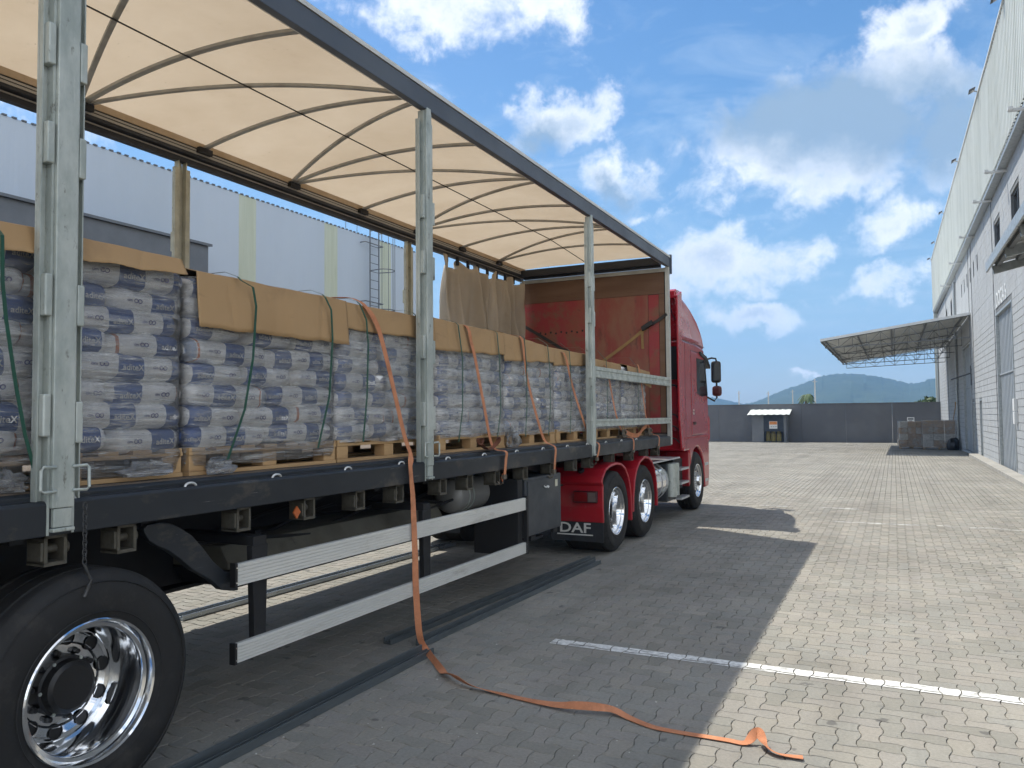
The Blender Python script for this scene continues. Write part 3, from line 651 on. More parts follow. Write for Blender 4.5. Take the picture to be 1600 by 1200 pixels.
# hills: real relief far off
M_hill = mat('forested_hill', (.030, .055, .022), (.045, .07, .03), rough=.95, scale=.02, contrast=(.4, .6), bump=.0, c3=(.022, .04, .018), s3=.05, t3=(.5, .6))
def hill(name, ridge, D, depth):
    """ridge: (px, py) skyline points at distance about D, widened into a rounded slope"""
    pts = []
    for px, py in ridge:
        d = direction(px, py); s = D/math.hypot(d[0], d[1]); pts.append((d[0]*s, d[1]*s, CH+d[2]*s))
    def at(u):
        k = u*(len(pts)-1); i = min(int(k), len(pts)-2); t = k-i; t = t*t*(3-2*t); return tuple(lerp(pts[i][q], pts[i+1][q], t) for q in range(3))
    nu, nv = 160, 26; m = MB()
    def fn(u, v):
        p = at(u); n = Vector((p[0], p[1], 0)).normalized(); side = v*depth
        z = (p[2]+2)*max(0, 1-abs(v))**(.8 if v < 0 else 1)
        z = z*(1+.10*nz(u*14, v*5, 3)*min(1, 3*abs(v))) + 2.2*nz(u*260, v*40) * (1-abs(v)) - 2
        wob = 40*nz(u*9, v*3, 7)
        return (p[0]+n.x*(side+wob*abs(v)), p[1]+n.y*(side+wob*abs(v)), z)
    m.grid(fn, frange(0, 1, nu), frange(-1, 1, nv)); o = m.build(name, M_hill, None, smooth=60); tag(o, kind='structure'); return o
hill('hill', [(1150, 634), (1178, 628), (1205, 617), (1232, 606), (1258, 597), (1285, 586), (1305, 582.5), (1330, 582), (1352, 584), (1378, 588), (1402, 594), (1420, 598), (1437, 597), (1452, 591), (1475, 588), (1500, 592), (1540, 596), (1600, 606), (1680, 630)], 1400, 420)
hill('hill', [(940, 634), (985, 626), (1030, 620), (1075, 617), (1105, 619), (1128, 623), (1150, 628), (1185, 636)], 1700, 350)

# ------------------------------------------------------------------ the curtain-side semi-trailer
XR, XL, YF, YB = -3.14, -5.74, 12.08, -4.6
DZ = 1.405
M_rail = mat('slate_rail_paint', (.017, .021, .026), (.013, .016, .020), rough=.48, scale=3, c3=(.10, .085, .065), s3=5, t3=(.56, .74), stretch=(1, .5, 1), scr=((.30, .29, .27), (1, .35, 9), 6, .66, .71))
M_roofrail = mat('slate_blue_rail', (.075, .092, .12), (.065, .08, .105), rough=.4, scale=1.5)
M_alu = mat('aluminium', (0.750, 0.750, 0.712), (0.625, 0.625, 0.594), rough=.42, metal=.35, scale=6, stretch=(1, .2, 1), c3=(0.450, 0.431, 0.388), s3=7, t3=(.56, .74))
M_galv = mat('galvanised_post', (0.537, 0.569, 0.525), (0.362, 0.400, 0.369), rough=.5, metal=.35, scale=7, detail=10, contrast=(.40, .62), c3=(.16, .155, .13), s3=22, t3=(.60, .70), bump=.08, bscale=50, stretch=(1, 1, .45), scr=((0.688, 0.700, 0.650), (3, 3, .25), 9, .62, .72))
M_galvold = mat('old_galvanised_post', (0.575, 0.562, 0.450), (0.450, 0.438, 0.350), rough=.6, metal=.3, scale=9, detail=9, c3=(.18, .16, .11), s3=20, t3=(.6, .7))
M_black = mat('chassis_black', (.008, .0085, .010), (.012, .012, .013), rough=.65, scale=5, c3=(.035, .031, .027), s3=9, t3=(.66, .8))
M_bow = mat('roof_bow_steel', (.40, .39, .36), (.31, .30, .28), rough=.5, metal=.4, scale=6)
M_rubber = mat('tyre_rubber', (.011, .011, .011), (.018, .0175, .017), rough=.75, scale=5, c3=(.05, .044, .038), s3=6, t3=(.54, .82), bump=.08, bscale=80)
M_chrome = mat('polished_aluminium', (.86, .87, .88), (.76, .77, .78), rough=.10, rvar=.06, metal=1.0, scale=9, c3=(.45, .42, .38), s3=5, t3=(.60, .80))
M_hubblk = mat('hub_black', (.012, .012, .013), rough=.45)
M_box = mat('toolbox_grey', (.045, .051, .058), (.038, .043, .049), rough=.5, scale=3)
M_strapdark = mat('dark_webbing', (.05, .048, .045), rough=.9)
def tarp_material():
    m = bpy.data.materials.new('roof_tarpaulin'); m.use_nodes = True; nt = m.node_tree; N = nt.nodes.new; L = nt.links.new; nt.nodes.clear()
    out = N('ShaderNodeOutputMaterial'); tc = N('ShaderNodeTexCoord')
    n = N('ShaderNodeTexNoise'); n.inputs['Scale'].default_value = 1.1; n.inputs['Detail'].default_value = 8; n.inputs['Roughness'].default_value = .65; L(tc.outputs['Object'], n.inputs['Vector'])
    cr = N('ShaderNodeValToRGB'); L(n.outputs['Fac'], cr.inputs[0]); cr.color_ramp.elements[0].position = .3; cr.color_ramp.elements[1].position = .7
    cr.color_ramp.elements[0].color = (0.466, 0.372, 0.266, 1); cr.color_ramp.elements[1].color = (0.549, 0.455, 0.341, 1)
    n2 = N('ShaderNodeTexNoise'); n2.inputs['Scale'].default_value = 7; n2.inputs['Detail'].default_value = 9; n2.inputs['Roughness'].default_value = .8; L(tc.outputs['Object'], n2.inputs['Vector'])
    r2 = N('ShaderNodeMapRange'); L(n2.outputs['Fac'], r2.inputs[0]); r2.inputs[1].default_value = .61; r2.inputs[2].default_value = .74; r2.inputs[4].default_value = .42
    mx = N('ShaderNodeMix'); mx.data_type = 'RGBA'; L(r2.outputs[0], mx.inputs['Factor']); L(cr.outputs[0], mx.inputs['A']); mx.inputs['B'].default_value = (.22, .17, .12, 1)
    n5 = N('ShaderNodeTexNoise'); n5.inputs['Scale'].default_value = 30; n5.inputs['Detail'].default_value = 3; n5.inputs['Roughness'].default_value = .5; L(tc.outputs['Object'], n5.inputs['Vector'])
    r5 = N('ShaderNodeMapRange'); L(n5.outputs['Fac'], r5.inputs[0]); r5.inputs[1].default_value = .735; r5.inputs[2].default_value = .77; r5.inputs[4].default_value = .7
    mx5 = N('ShaderNodeMix'); mx5.data_type = 'RGBA'; L(r5.outputs[0], mx5.inputs['Factor']); L(mx.outputs['Result'], mx5.inputs['A']); mx5.inputs['B'].default_value = (.16, .12, .09, 1); mx = mx5
    d = N('ShaderNodeBsdfDiffuse'); t = N('ShaderNodeBsdfTranslucent'); L(mx.outputs['Result'], d.inputs[0]); L(mx.outputs['Result'], t.inputs[0])
    mix = N('ShaderNodeMixShader'); mix.inputs[0].default_value = .48; L(d.outputs[0], mix.inputs[1]); L(t.outputs[0], mix.inputs[2]); L(mix.outputs[0], out.inputs[0]); return m
M_tarp = tarp_material()
trailer = thing('curtain_trailer', 'long flatbed curtain-side semi-trailer with open side and beige tarpaulin roof', 'trailer', (XR-1.3, 4, 0))
T = trailer
# deck: planks across the bed
plank = MB(); plank.box(XL+.07, XR-.07, 0, .198, DZ-.03, DZ); pm = plank.mesh('floor_plank', mat('deck_plywood', (.13, .10, .075), (.09, .07, .05), rough=.8, scale=6, stretch=(.3, 4, 1)), root_loc(T))
for k in range(83):
    y = YB+.06+k*.2
    if y+.2 > YF: break
    inst('floor_plank', pm, T, (0, y, 0))
m = MB(); m.box(XL+.07, XR-.07, YB+.05, YF-.02, DZ-.10, DZ-.032); m.build('deck_frame', M_black, T)
def siderail(s):
    x = XR if s > 0 else XL
    pts = [(0, 1.222), (0, 1.352), (-.012, 1.366), (-.05, 1.366), (-.05, 1.385), (-.066, 1.398), (-.085, 1.398), (-.085, 1.29), (-.055, 1.27), (-.055, 1.238), (-.07, 1.222)]
    m = MB(); m.prism([(x+s*p[0], p[1]) for p in pts], 'y', YB, YF); return m.build('side_rail', M_rail, T, bevel=.004)
rr = siderail(1); siderail(-1)
# rope rings and lashing winches along the right rail
ring = MB(); ring.tube([(-3.158, .034*math.cos(t), 1.364+.018*math.sin(t)) for t in frange(0, math.pi, 9)], .0065, 6); rm = ring.mesh('rope_ring', M_alu, root_loc(T), 60)
for k in range(14): inst('rope_ring', rm, rr, (0, 2.16+.625*k+ (.02 if k % 2 else 0)+.0, 0), (0, 0, 0))
wm = MB()
for (a, b, c, d) in ((-.05, -.035, 1.10, 1.22), (.035, .05, 1.10, 1.22), (-.05, .05, 1.09, 1.105), (-.05, .05, 1.205, 1.22)): wm.box(-3.30, -3.185, a, b, c, d)
wm.cyl((-3.245, -.035, 1.155), (-3.245, .035, 1.155), .02, 10); wm.tube([(-3.245, .05, 1.155), (-3.245, .062, 1.155)], .026, 12)
wm.lathe([(.05, .012), (.05, .028), (.085, .028), (.085, .012)], (-3.245, 0, 1.155), 'y', 12); wm.box(-3.28, -3.19, -.062, -.05, 1.115, 1.19)
wmm = wm.mesh('lashing_winch', mat('winch_steel', (.13, .12, .095), (.085, .078, .062), rough=.65, metal=.4, scale=20, c3=(.12, .075, .045), s3=12), root_loc(T), 40)
WINCH_Y = (2.13, 2.47, 3.19, 3.72, 4.22, 4.68, 5.28, 5.71, 6.21, 6.80, 7.45, 8.10, 8.62, 9.4, 10.2, 10.9, 11.5)
for y in WINCH_Y: inst('lashing_winch', wmm, T, (0, y, 0))
# orange side reflectors
for y in (3.60, 6.30):
    m = MB(); m.prism([(y-.03, 1.145), (y, 1.108), (y+.03, 1.145), (y, 1.182)], 'x', -3.185, -3.175); m.build('side_reflector', mat('amber_reflector', (.55, .13, .03), rough=.3), T)
# posts
def post(x, y, s, mt, z1=4.05, z0=1.225, scale=1.0, handles=True):
    """galvanised pillar with side pockets; s=+1 faces right"""
    m = MB(); w = .096*scale; xo = x+s*.02
    m.box(xo-s*.03, xo, y-w/2, y+w/2, z0+.11, z1-.12)             # face plate
    m.prism([(y-w*.45, z1-.12), (y+w*.45, z1-.12), (y+w*.33, z1), (y-w*.33, z1)], 'x', xo-s*.028, xo-s*.004)
    p = m.build('post', mt, T, bevel=.004)
    for q in (-1, 1):
        f = MB(); a = y+q*(w/2+.001); b = y+q*(w/2+.048); c = y+q*(w/2+.012)
        f.box(xo-s*.07, xo-s*.018, min(a, c), max(a, c), z0, z1-.03); f.box(xo-s*.07, xo-s*.058, min(c, b), max(c, b), z0, z1-.10); f.box(xo-s*.056, xo-s*.035, min(b-q*.006, b), max(b-q*.006, b), z0, z1-.10)
        f.build('post_flange', mt, p)
        for zc in (3.28, 2.86, 2.22, 1.72):
            g = MB(); zc2 = zc-.03*(q > 0); a2 = y+q*(w/2+.006); b2 = y+q*(w/2+.040)
            g.box(xo-s*.06, xo-s*.006, min(a2, b2), max(a2, b2), zc2-.088, zc2+.088); g.build('board_pocket', mt, p, bevel=.006)
        if handles:
            h = MB(); ya, yb = y+q*(w/2-.012), y+q*(w/2+.058)
            h.tube([(xo+s*.004, ya, 1.505), (xo+s*.012, yb-q*.012, 1.508), (xo+s*.012, yb, 1.496), (xo+s*.012, yb, 1.415), (xo+s*.012, yb-q*.012, 1.403), (xo+s*.004, ya, 1.406)], .007, 8); h.build('handle', mt, p, smooth=50)
    f = MB(); f.box(xo-s*.026, xo-s*.002, y-w*.42, y+w*.42, z0+.03, z0+.108); f.box(xo-s*.02, xo+s*.008, y-w*.5, y+w*.5, z0+.012, z0+.028); f.build('foot', mt, p, bevel=.004)
    return p
for y in (-1.45, 2.117, 4.995, 8.565): post(XR, y, 1, M_galv, handles=(y < 6), scale=1.0 if y < 3 else .88)
for y in (1.3, 4.94, 8.6): post(XL, y, -1, M_galvold, handles=False, scale=.72)
# roof rails
m = MB(); m.prism([(XR+.012, 4.035), (XR+.012, 4.18), (XR-.03, 4.19), (XR-.10, 4.19), (XR-.10, 4.155), (XR-.045, 4.15), (XR-.045, 4.035)], 'y', YB, YF+.06); rf = m.build('roof_rail', M_roofrail, T, bevel=.004)
m = MB(); m.prism([(XR+.020, 4.182), (XR+.022, 4.212), (XR-.03, 4.232), (XR-.14, 4.236), (XR-.14, 4.224), (XR-.035, 4.218), (XR-.012, 4.196)], 'y', YB, YF+.05); m.build('rail_cap', M_alu, rf)
m = MB(); m.box(XR-.085, XR-.05, YB, YF, 4.06, 4.075); m.build('curtain_track', M_alu, rf)
m = MB(); m.prism([(XL-.012, 4.012), (XL-.012, 4.18), (XL+.03, 4.19), (XL+.10, 4.19), (XL+.10, 4.08), (XL+.05, 4.075), (XL+.05, 4.012)], 'y', YB, YF+.06)
M_lrail = mat('dusty_rail', (.46, .43, .38), (.37, .345, .30), rough=.6, scale=4, stretch=(1, .3, 1)); M_dkrail = mat('dark_curtain_rail', (.022, .024, .030), rough=.5)
lf = m.build('roof_rail', M_dkrail, T)
m = MB(); m.box(XL+.101, XL+.106, YB, YF, 4.105, 4.150); m.box(XL+.052, XL+.058, YB, YF, 4.055, 4.066); m.build('inner_track', M_lrail, lf)
m = MB(); m.box(XL+.1065, XL+.110, YB, YF, 4.126, 4.131); m.build('track_seam', M_strapdark, lf)
m = MB(); m.box(XL+.104, XL+.114, YB, YF, 4.16, 4.215); m.build('tarp_edge_strip', mat('brown_webbing', (.52, .40, .27), (.42, .31, .20), rough=.9, scale=5), lf)
m = MB(); m.box(XR-.10, XR-.094, YB, YF, 4.10, 4.115); m.build('tarp_edge_strip', M_strapdark, rf)
m = MB(); m.box(XR-.06, XR+.035, YF+.062, YF+.10, 3.93, 4.24); m.build('corner_cap', M_roofrail, T, bevel=.006)
# tarpaulin roof, arched on its bows
def roofz(x, y=0):
    t = (x-XL)/(XR-XL); k = max(0, min(1, (12.1-y)/1.5)); return 4.165+.135*(.12+.88*k*(2-k))*max(0, math.sin(math.pi*t))**.8
xs = frange(XL+.03, XR-.03, 27); ys = frange(YB, YF, 120)
m = MB(); m.grid(lambda x, y: (x, y, roofz(x, y)+.035+.012*math.cos((y-3.9)/1.19*2*math.pi)+.006*nz(x*2, y*2)), xs, ys); m.build('roof_tarpaulin', M_tarp, T, smooth=60)
NODE = lambda k: 3.90+1.19*k
def bow(ya, yb, w=.045):
    m = MB(); m.tube([(lerp(XL+.09, XR-.09, t), lerp(ya, yb, t), roofz(lerp(XL+.09, XR-.09, t), lerp(ya, yb, t))-.012) for t in frange(0, 1, 17)], 0, flat=(w, .022)); return m.build('roof_bow', M_bow, T)
for k in range(-6, 7):
    bow(NODE(k)+.04, NODE(k)-.05)
    if k < 6: (bow(NODE(k)+.06, NODE(k+1)-.09, .036) if k % 2 == 0 else bow(NODE(k+1)+.02, NODE(k)-.0, .036))
    if k % 2 == 0 or True:
        b = MB(); b.box(XL+.078, XL+.15, NODE(k)-.05, NODE(k)+.10, 4.12, 4.17); b.build('bow_carriage', M_black, T)
m = MB(); m.tube([(-4.44, y, roofz(-4.44, y)-.03) for y in frange(YB, YF-.2, 12)], .006, 5); m.build('roof_cable', M_strapdark, T)
# front bulkhead
M_ply = mat('bare_plywood', (.17, .095, .055), (.135, .072, .042), rough=.75, scale=3, stretch=(.4, 1, 3), c3=(.11, .055, .035), s3=5, t3=(.58, .75))
M_redply = mat('red_scuffed_plywood', (.30, .035, .04), (.27, .075, .05), rough=.65, scale=2.5, contrast=(.45, .62), c3=(.20, .095, .058), s3=2.6, t3=(.48, .62), scr=((.10, .05, .035), (1, 1, 2.5), 7, .63, .70))
M_redply2 = mat('red_worn_board', (.25, .105, .065), (.26, .055, .045), rough=.7, scale=3, contrast=(.42, .6), c3=(.08, .045, .035), s3=4, t3=(.58, .68), scr=((.30, .14, .085), (3, 1, .4), 6, .60, .72), stretch=(1, 1, .4))
bh = MB(); bh.box(XL+.05, XR-.05, YF+.0, YF+.05, 1.24, 3.99); bulk = bh.build('bulkhead', M_black, T)
def ply(x0, x1, z0, z1, mt, d=.012): 
    q = MB(); q.box(x0, x1, YF-d, YF-.001, z0, z1); return q.build('plywood_board', mt, bulk, bevel=.002)
ply(XL+.06, XR-.07, 3.615, 3.955, M_ply, .008); ply(XL+.07, -4.545, 1.42, 3.61, M_redply, .014); ply(-4.540, -3.475, 1.42, 3.61, M_redply2, .016); ply(-3.47, -3.30, 1.42, 3.605, M_redply, .012); ply(-3.295, XR-.07, 1.42, 3.61, M_ply, .008); ply(XL+.045, XL+.068, 1.42, 3.6, M_ply, .02)
q = MB()
q.box(XL+.02, XL+.05, YF-.03, YF+.05, 1.24, 3.99); q.box(XL+.05, XR-.05, YF-.02, YF+.03, 3.96, 4.02); q.box(XR-.05, XR+.005, YF-.03, YF+.05, 1.24, 4.03); q.build('bulkhead_frame', mat('pale_frame_paint', (.52, .52, .48), (.40, .40, .36), rough=.5, scale=5), bulk)
q = MB(); q.box(XL+.1, XR-.12, YF-.16, YF-.06, 4.06, 4.17); q.box(XL+.1, XR-.12, YF-.05, YF+.02, 4.03, 4.19); q.build('front_roof_beam', M_dkrail, T)
# peg holes in a row on the red board, scuffs stay in the material
q = MB()
for i in range(9): q.cyl((-5.35+i*.095, YF-.0155, 3.10-.02*(i % 2)), (-5.35+i*.095, YF-.013, 3.10-.02*(i % 2)), .018, 8)
q.build('peg_hole', M_hubblk, bulk)
# galvanised boards in the front bay
for (z0, z1) in ((2.145, 2.28), (1.565, 1.655)):
    b = MB(); h = z1-z0; b.prism([(XR-.005, z0), (XR+.008, z0+h*.04), (XR+.008, z0+h*.30), (XR-.004, z0+h*.34), (XR-.004, z0+h*.64), (XR+.008, z0+h*.68), (XR+.008, z1-h*.04), (XR-.005, z1), (XR-.03, z1), (XR-.03, z0)], 'y', 8.63, 12.04); b.build('side_board', M_galv, T)
# gathered curtain on the far side
M_curtain = mat('brown_curtain', (.47, .40, .31), (.41, .345, .265), rough=.7, scale=2, c3=(.28, .22, .155), s3=3, t3=(.6, .8))
def curt(u, v):
    y = 9.35+2.62*u; a = 2*math.pi*(7.3*u+.8*nz(u*4, v*.7)); z0 = 4.0-.10*abs(math.sin(5*math.pi*u))-.16*max(0, nz(u*5, 1)); zz = z0-v*1.75
    pinch = .25+.75*min(1, v*1.3); amp = (.16+.08*nz(u*6, 4))*pinch
    y += .05*nz(u*7, v*1.5, 2)+.10*(v-.3)*nz(u*5, 9)
    return (XL+.10+amp*math.sin(a)+.03*math.sin(2.3*a+3*v)+.07*nz(u*14, v*2.6, 5), y+.05*math.cos(a)*pinch, zz)
m = MB(); m.grid(curt, frange(0, 1, 150), frange(0, 1, 26)); cu = m.build('gathered_curtain', M_curtain, T, smooth=180)
sm = cu.modifiers.new('thick', 'SOLIDIFY'); sm.thickness = .004
for k in range(8):
    q = MB(); y = 9.5+k*.31; q.box(XL+.06, XL+.10, y-.015, y+.015, 3.90, 4.02); q.build('curtain_hook', M_black, T)
# side guard
pts = []; 
def guard(y0, y1, z0, z1):
    m = MB(); h = z1-z0; P = [(XR-.03, z0), (XR-.004, z0)]; n = 6
    for i in range(n): P += [(XR, z0+h*(i+.08)/n), (XR, z0+h*(i+.80)/n), (XR-.0045, z0+h*(i+.84)/n), (XR-.0045, z0+h*(i+1.04)/n)]
    P[-1] = (XR-.004, z1); P += [(XR-.03, z1)]
    m.prism(P, 'y', y0, y1); g = m.build('guard_plank', M_alu, T)
    for (a, b) in ((y0-.018, y0-.001), (y1+.001, y1+.012)):
        c = MB(); c.box(XR-.036, XR+.006, a, b, z0-.006, z1+.006); c.build('end_cap', M_hubblk, g, bevel=.002)
        for zz in (z0+.018, z1-.018):
            d = MB(); d.cyl((XR-.01, (a+b)/2-.0, zz), (XR+.0085, (a+b)/2, zz), .004, 8); d.build('screw', M_chrome, g)
guard(3.10, 6.70, .815, .93); guard(3.10, 6.70, .412, .512)
for y in (3.30, 5.02):
    m = MB(); m.prism([(y-.035, .40), (y+.045, .40), (y+.06, 1.0), (y-.06, 1.0)], 'x', XR-.075, XR-.034); m.prism([(y-.05, 1.0), (y+.05, 1.0), (y+.05, 1.05), (y-.05, 1.05)], 'x', XR-.65, XR-.034); m.build('guard_bracket', M_black, T, bevel=.003)
m = MB(); m.box(XR-.034, XR+.004, 6.715, 6.75, .40, .945); m.box(XR-.50, XR-.036, 6.60, 6.70, .40, 1.1); m.build('guard_bracket', M_black, T)
# chassis beams, cross-members, axle
for x in (-4.92, -3.96):
    m = MB(); 
    m.prism([(-4.4, .62), (8.0, .70), (8.6, .98), (11.6, 1.0), (11.6, 1.02), (8.55, 1.0), (7.95, .72), (-4.4, .64)], 'x', x-.075, x+.075)
    m.box(x-.006, x+.006, -4.4, 8.0, .70, 1.28); m.box(x-.006, x+.006, 8.0, 11.6, 1.0, 1.28); m.box(x-.075, x+.075, -4.4, 11.6, 1.282, 1.30); m.build('chassis_beam', M_black, T)
cm = MB(); cm.box(XL+.08, XR-.10, -.03, .03, 1.19, 1.30); cmm = cm.mesh('cross_member', M_black, root_loc(T))
for k in range(26): inst('cross_member', cmm, T, (0, -4.2+k*.62, 0))
for y in (2.27, .97):
    m = MB(); m.cyl((-5.3, y, .5), (-3.6, y, .5), .07, 14); m.box(-4.05, -3.9, y-.35, y+.35, .55, .68); m.box(-4.98, -4.83, y-.35, y+.35, .55, .68); m.build('axle', M_black, T)
    for x in (-3.97, -4.9):
        b = MB(); b.lathe([(.0, .02), (.0, .13), (.06, .15), (.14, .13), (.2, .15), (.28, .12), (.28, .02)], (x, y-.55, .62), 'z', 16); b.build('air_bellows', M_black, T, smooth=50)
# wheel with deep dished rim
def wheel(parent, x, y, r, s=1, w=.37, rim=.30, dish=.16, holes=10, hub=.105, hubout=.10, hubm=None, nutm=None, hole=.0255):
    """x is the plane of the outer tyre wall, s=+1 faces right"""
    hubm = hubm or M_hubblk; nutm = nutm or M_hubblk
    def L_(prof, nm, mt, par, n=56, sm=35):
        m = MB(); m.lathe([(-a, q) for a, q in prof], (x, y, r), 'x', n, 0, s); return m.build(nm, mt, par, smooth=sm)
    tyre = L_([(.012, rim), (.0, rim+.02), (-.004, rim+.05), (-.010, lerp(rim, r, .45)), (-.004, lerp(rim, r, .7)), (.012, r-.035), (.035, r-.008), (.05, r-.002), (.085, r), (.09, r-.012), (.10, r-.012), (.105, r), (w*.5-.006, r), (w*.5-.005, r-.012), (w*.5+.005, r-.012), (w*.5+.006, r), (w-.105, r), (w-.10, r-.012), (w-.09, r-.012), (w-.085, r), (w-.05, r-.002), (w-.012, r-.04), (w, rim+.05), (w-.01, rim)], 'tyre', M_rubber, parent, 72)
    for q in (rim+.035, r-.055):
        m = MB(); m.lathe([(.0065 if q < r-.1 else .001, q-.003), (.0095 if q < r-.1 else .006, q), (.0065 if q < r-.1 else .001, q+.003)], (x, y, r), 'x', 56, 0, s); m.build('sidewall_rib', M_rubber, parent)
    rimo = L_([(.02, rim-.001), (.004, rim+.006), (-.002, rim), (.002, rim-.010), (.016, rim-.016), (.030, rim-.020), (.036, rim-.034), (.048, rim-.040), (dish*.75, rim-.055), (dish, rim-.062), (dish+.004, rim-.075), (dish-.006, rim-.085), (dish-.012, rim*.60), (dish-.004, rim*.57), (dish-.004, rim*.39), (dish+.004, rim*.37), (dish+.01, .02)], 'rim', M_chrome, parent, 64, 28)
    rh = (rim-.085+rim*.60)/2
    for k in range(holes):
        t = 2*math.pi*(k+.3)/holes; h = MB(); cy, cz = y+rh*math.cos(t), r+rh*math.sin(t); xx = x-s*(dish-.0125)
        h.lathe([(.0035, hole), (.0045, hole-.0035), (-.001, hole-.0045), (-.001, .0005)], (xx, cy, cz), 'x', 14, 0, s); h.build('hand_hole', M_hubblk, parent)
        t = 2*math.pi*(k+.8)/holes; h = MB(); cy, cz = y+rim*.48*math.cos(t), r+rim*.48*math.sin(t); xx = x-s*(dish-.004)
        h.lathe([(.0, .017), (.006, .017), (.012, .013), (.030, .012), (.034, .008), (.034, .0005)], (xx, cy, cz), 'x', 8, 0, s); h.build('wheel_nut', nutm, parent)
    hb = L_([(dish+.005, hub*1.12), (dish-hubout*.5, hub*1.10), (dish-hubout*.55, hub), (dish-hubout*.92, hub*.94), (dish-hubout, hub*.80), (dish-hubout-.003, hub*.78), (dish-hubout-.004, .001)], 'hub', hubm, parent, 32)
    for k in range(6):
        t = 2*math.pi*k/6; h = MB(); h.lathe([(0, .008), (.006, .008), (.006, .001)], (x-s*(dish-hubout*.56), y+hub*1.05*math.cos(t), r+hub*1.05*math.sin(t)), 'x', 6, 0, s); h.build('hub_bolt', M_galv, parent)
    drum = L_([(dish+.02, rim-.07), (w-.02, rim-.05), (w-.02, .05)], 'brake_drum', M_black, parent, 32)
def wheel_group(par, x, y, r, s=1, **k):
    e = bpy.data.objects.new('wheel', None); col.objects.link(e); e.parent = par
    wheel(e, x, y, r, s, **k); return e
for y in (2.285, .985):
    wheel_group(T, XR, y, .524, 1, rim=.305, dish=.235, hubout=.09, hub=.118, hole=.033); wheel_group(T, XL, y, .524, -1, rim=.305, dish=.235, hubout=.09, hub=.118, hole=.033)
# mudguard stay, stored boards, air tank, toolbox
P = [(2.584, 1.18), (2.606, 1.196), (2.679, 1.199), (2.735, 1.188), (2.802, 1.155), (2.872, 1.106), (2.945, 1.03), (3.008, 0.954), (3.085, 0.89), (3.175, 0.857), (3.182, 0.77), (3.13, 0.778), (3.064, 0.798), (2.988, 0.866), (2.874, 0.936), (2.794, 1.006), (2.727, 1.056), (2.661, 1.089), (2.616, 1.119), (2.589, 1.161)]
m = MB(); m.prism(P, 'x', -3.26, -3.215); m.build('mudguard_stay', M_rail, T, bevel=.004)
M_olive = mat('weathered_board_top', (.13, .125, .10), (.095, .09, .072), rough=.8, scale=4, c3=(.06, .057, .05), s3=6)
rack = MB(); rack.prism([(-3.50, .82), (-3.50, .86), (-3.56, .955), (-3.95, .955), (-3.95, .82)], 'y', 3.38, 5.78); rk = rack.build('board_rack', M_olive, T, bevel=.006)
for k in range(4):
    q = MB(); q.box(-3.92, -3.485+.004*k, 3.36+.02*k, 5.80-.03*k, .815-.026*(k+1)+.003, .815-.026*k); q.build('stored_board', M_black, rk)
q = MB(); [q.box(-3.93, -3.60, y, y+.05, .69, 1.0) for y in (3.7, 5.4)]; q.build('hanger', M_black, rk)
m = MB(); m.lathe([(-.47, .001), (-.47, .05), (-.455, .10), (-.42, .145), (-.40, .152), (.40, .152), (.42, .145), (.455, .10), (.47, .05), (.47, .001)], (-3.62, 6.5, .985), 'y', 32); tk = m.build('air_tank', mat('tank_grey', (.29, .285, .265), (.23, .225, .21), rough=.45, scale=3, metal=.2), T, smooth=40)
for yy in (-.30, -.22, .12, .25):
    q = MB(); q.lathe([(yy, .1525), (yy, .157), (yy+.02, .157), (yy+.02, .1525)], (-3.62, 6.5, .985), 'y', 32); q.build('tank_band', M_galv, tk)
m = MB(); m.box(-3.75, XR-.05, 6.80, 7.69, .535, 1.10); tb = m.build('toolbox', M_box, T, bevel=.012)
q = MB(); q.box(XR-.049, XR-.040, 6.84, 7.65, .57, 1.07); q.build('lid', M_box, tb, bevel=.006)
q = MB(); q.tube([(XR-.03, 7.20, 1.0), (XR-.02, 7.215, .985), (XR-.02, 7.30, .985)], .007, 6); q.tube([(XR-.035, 7.28, .985), (XR-.015, 7.28, .985)], .014, 8); q.build('latch', M_white, tb)
q = MB(); q.box(XR-.039, XR-.034, 7.50, 7.56, .97, 1.04); q.build('sticker', mat('cream_sticker', (.6, .58, .45), rough=.6), tb)
for y in (6.95, 7.5):
    q = MB(); q.box(XR-.10, XR-.06, y, y+.10, .49, .53); q.build('hinge', M_black, tb)
# landing legs
for x in (-3.75, -5.1):
    m = MB(); m.box(x-.07, x+.07, 7.9, 8.04, .52, 1.25); m.box(x-.05, x+.05, 7.92, 8.02, .36, .52); m.box(x-.15, x+.15, 7.82, 8.12, .33, .36); m.build('landing_leg', M_black, T)
m = MB(); m.tube([(-3.60, 7.75, 1.1), (-3.42, 7.8, 1.05), (-3.40, 7.95, .72)], .018, 8); m.build('crank', M_black, T)
# suspended chain with hook at the near post
M_dkchain = mat('dark_chain', (.10, .10, .10), (.06, .06, .06), rough=.5, metal=.5)
def chain(x, y, z0, z1, n):
    for k in range(n):
        z = lerp(z0, z1, k/(n-1)); m = MB(); h = abs(z1-z0)/(n-1)*.78; w = .009
        c = [(math.cos(t)*w, math.sin(t)*h) for t in frange(0, 2*math.pi, 11)]
        m.tube([((x+a, y, z+b) if k % 2 else (x, y+a, z+b)) for a, b in c], .0028, 5, caps=False); m.build('chain_link', M_dkchain, T)
chain(XR+.034, 2.205, 1.335, 1.10, 13)
m = MB(); m.tube([(XR+.034, 2.205, 1.09), (XR+.034, 2.215, 1.05), (XR+.034, 2.235, 1.02), (XR+.034, 2.225, .985), (XR+.034, 2.205, .95)], .008, 6); m.build('chain_hook', M_dkchain, T, smooth=50)
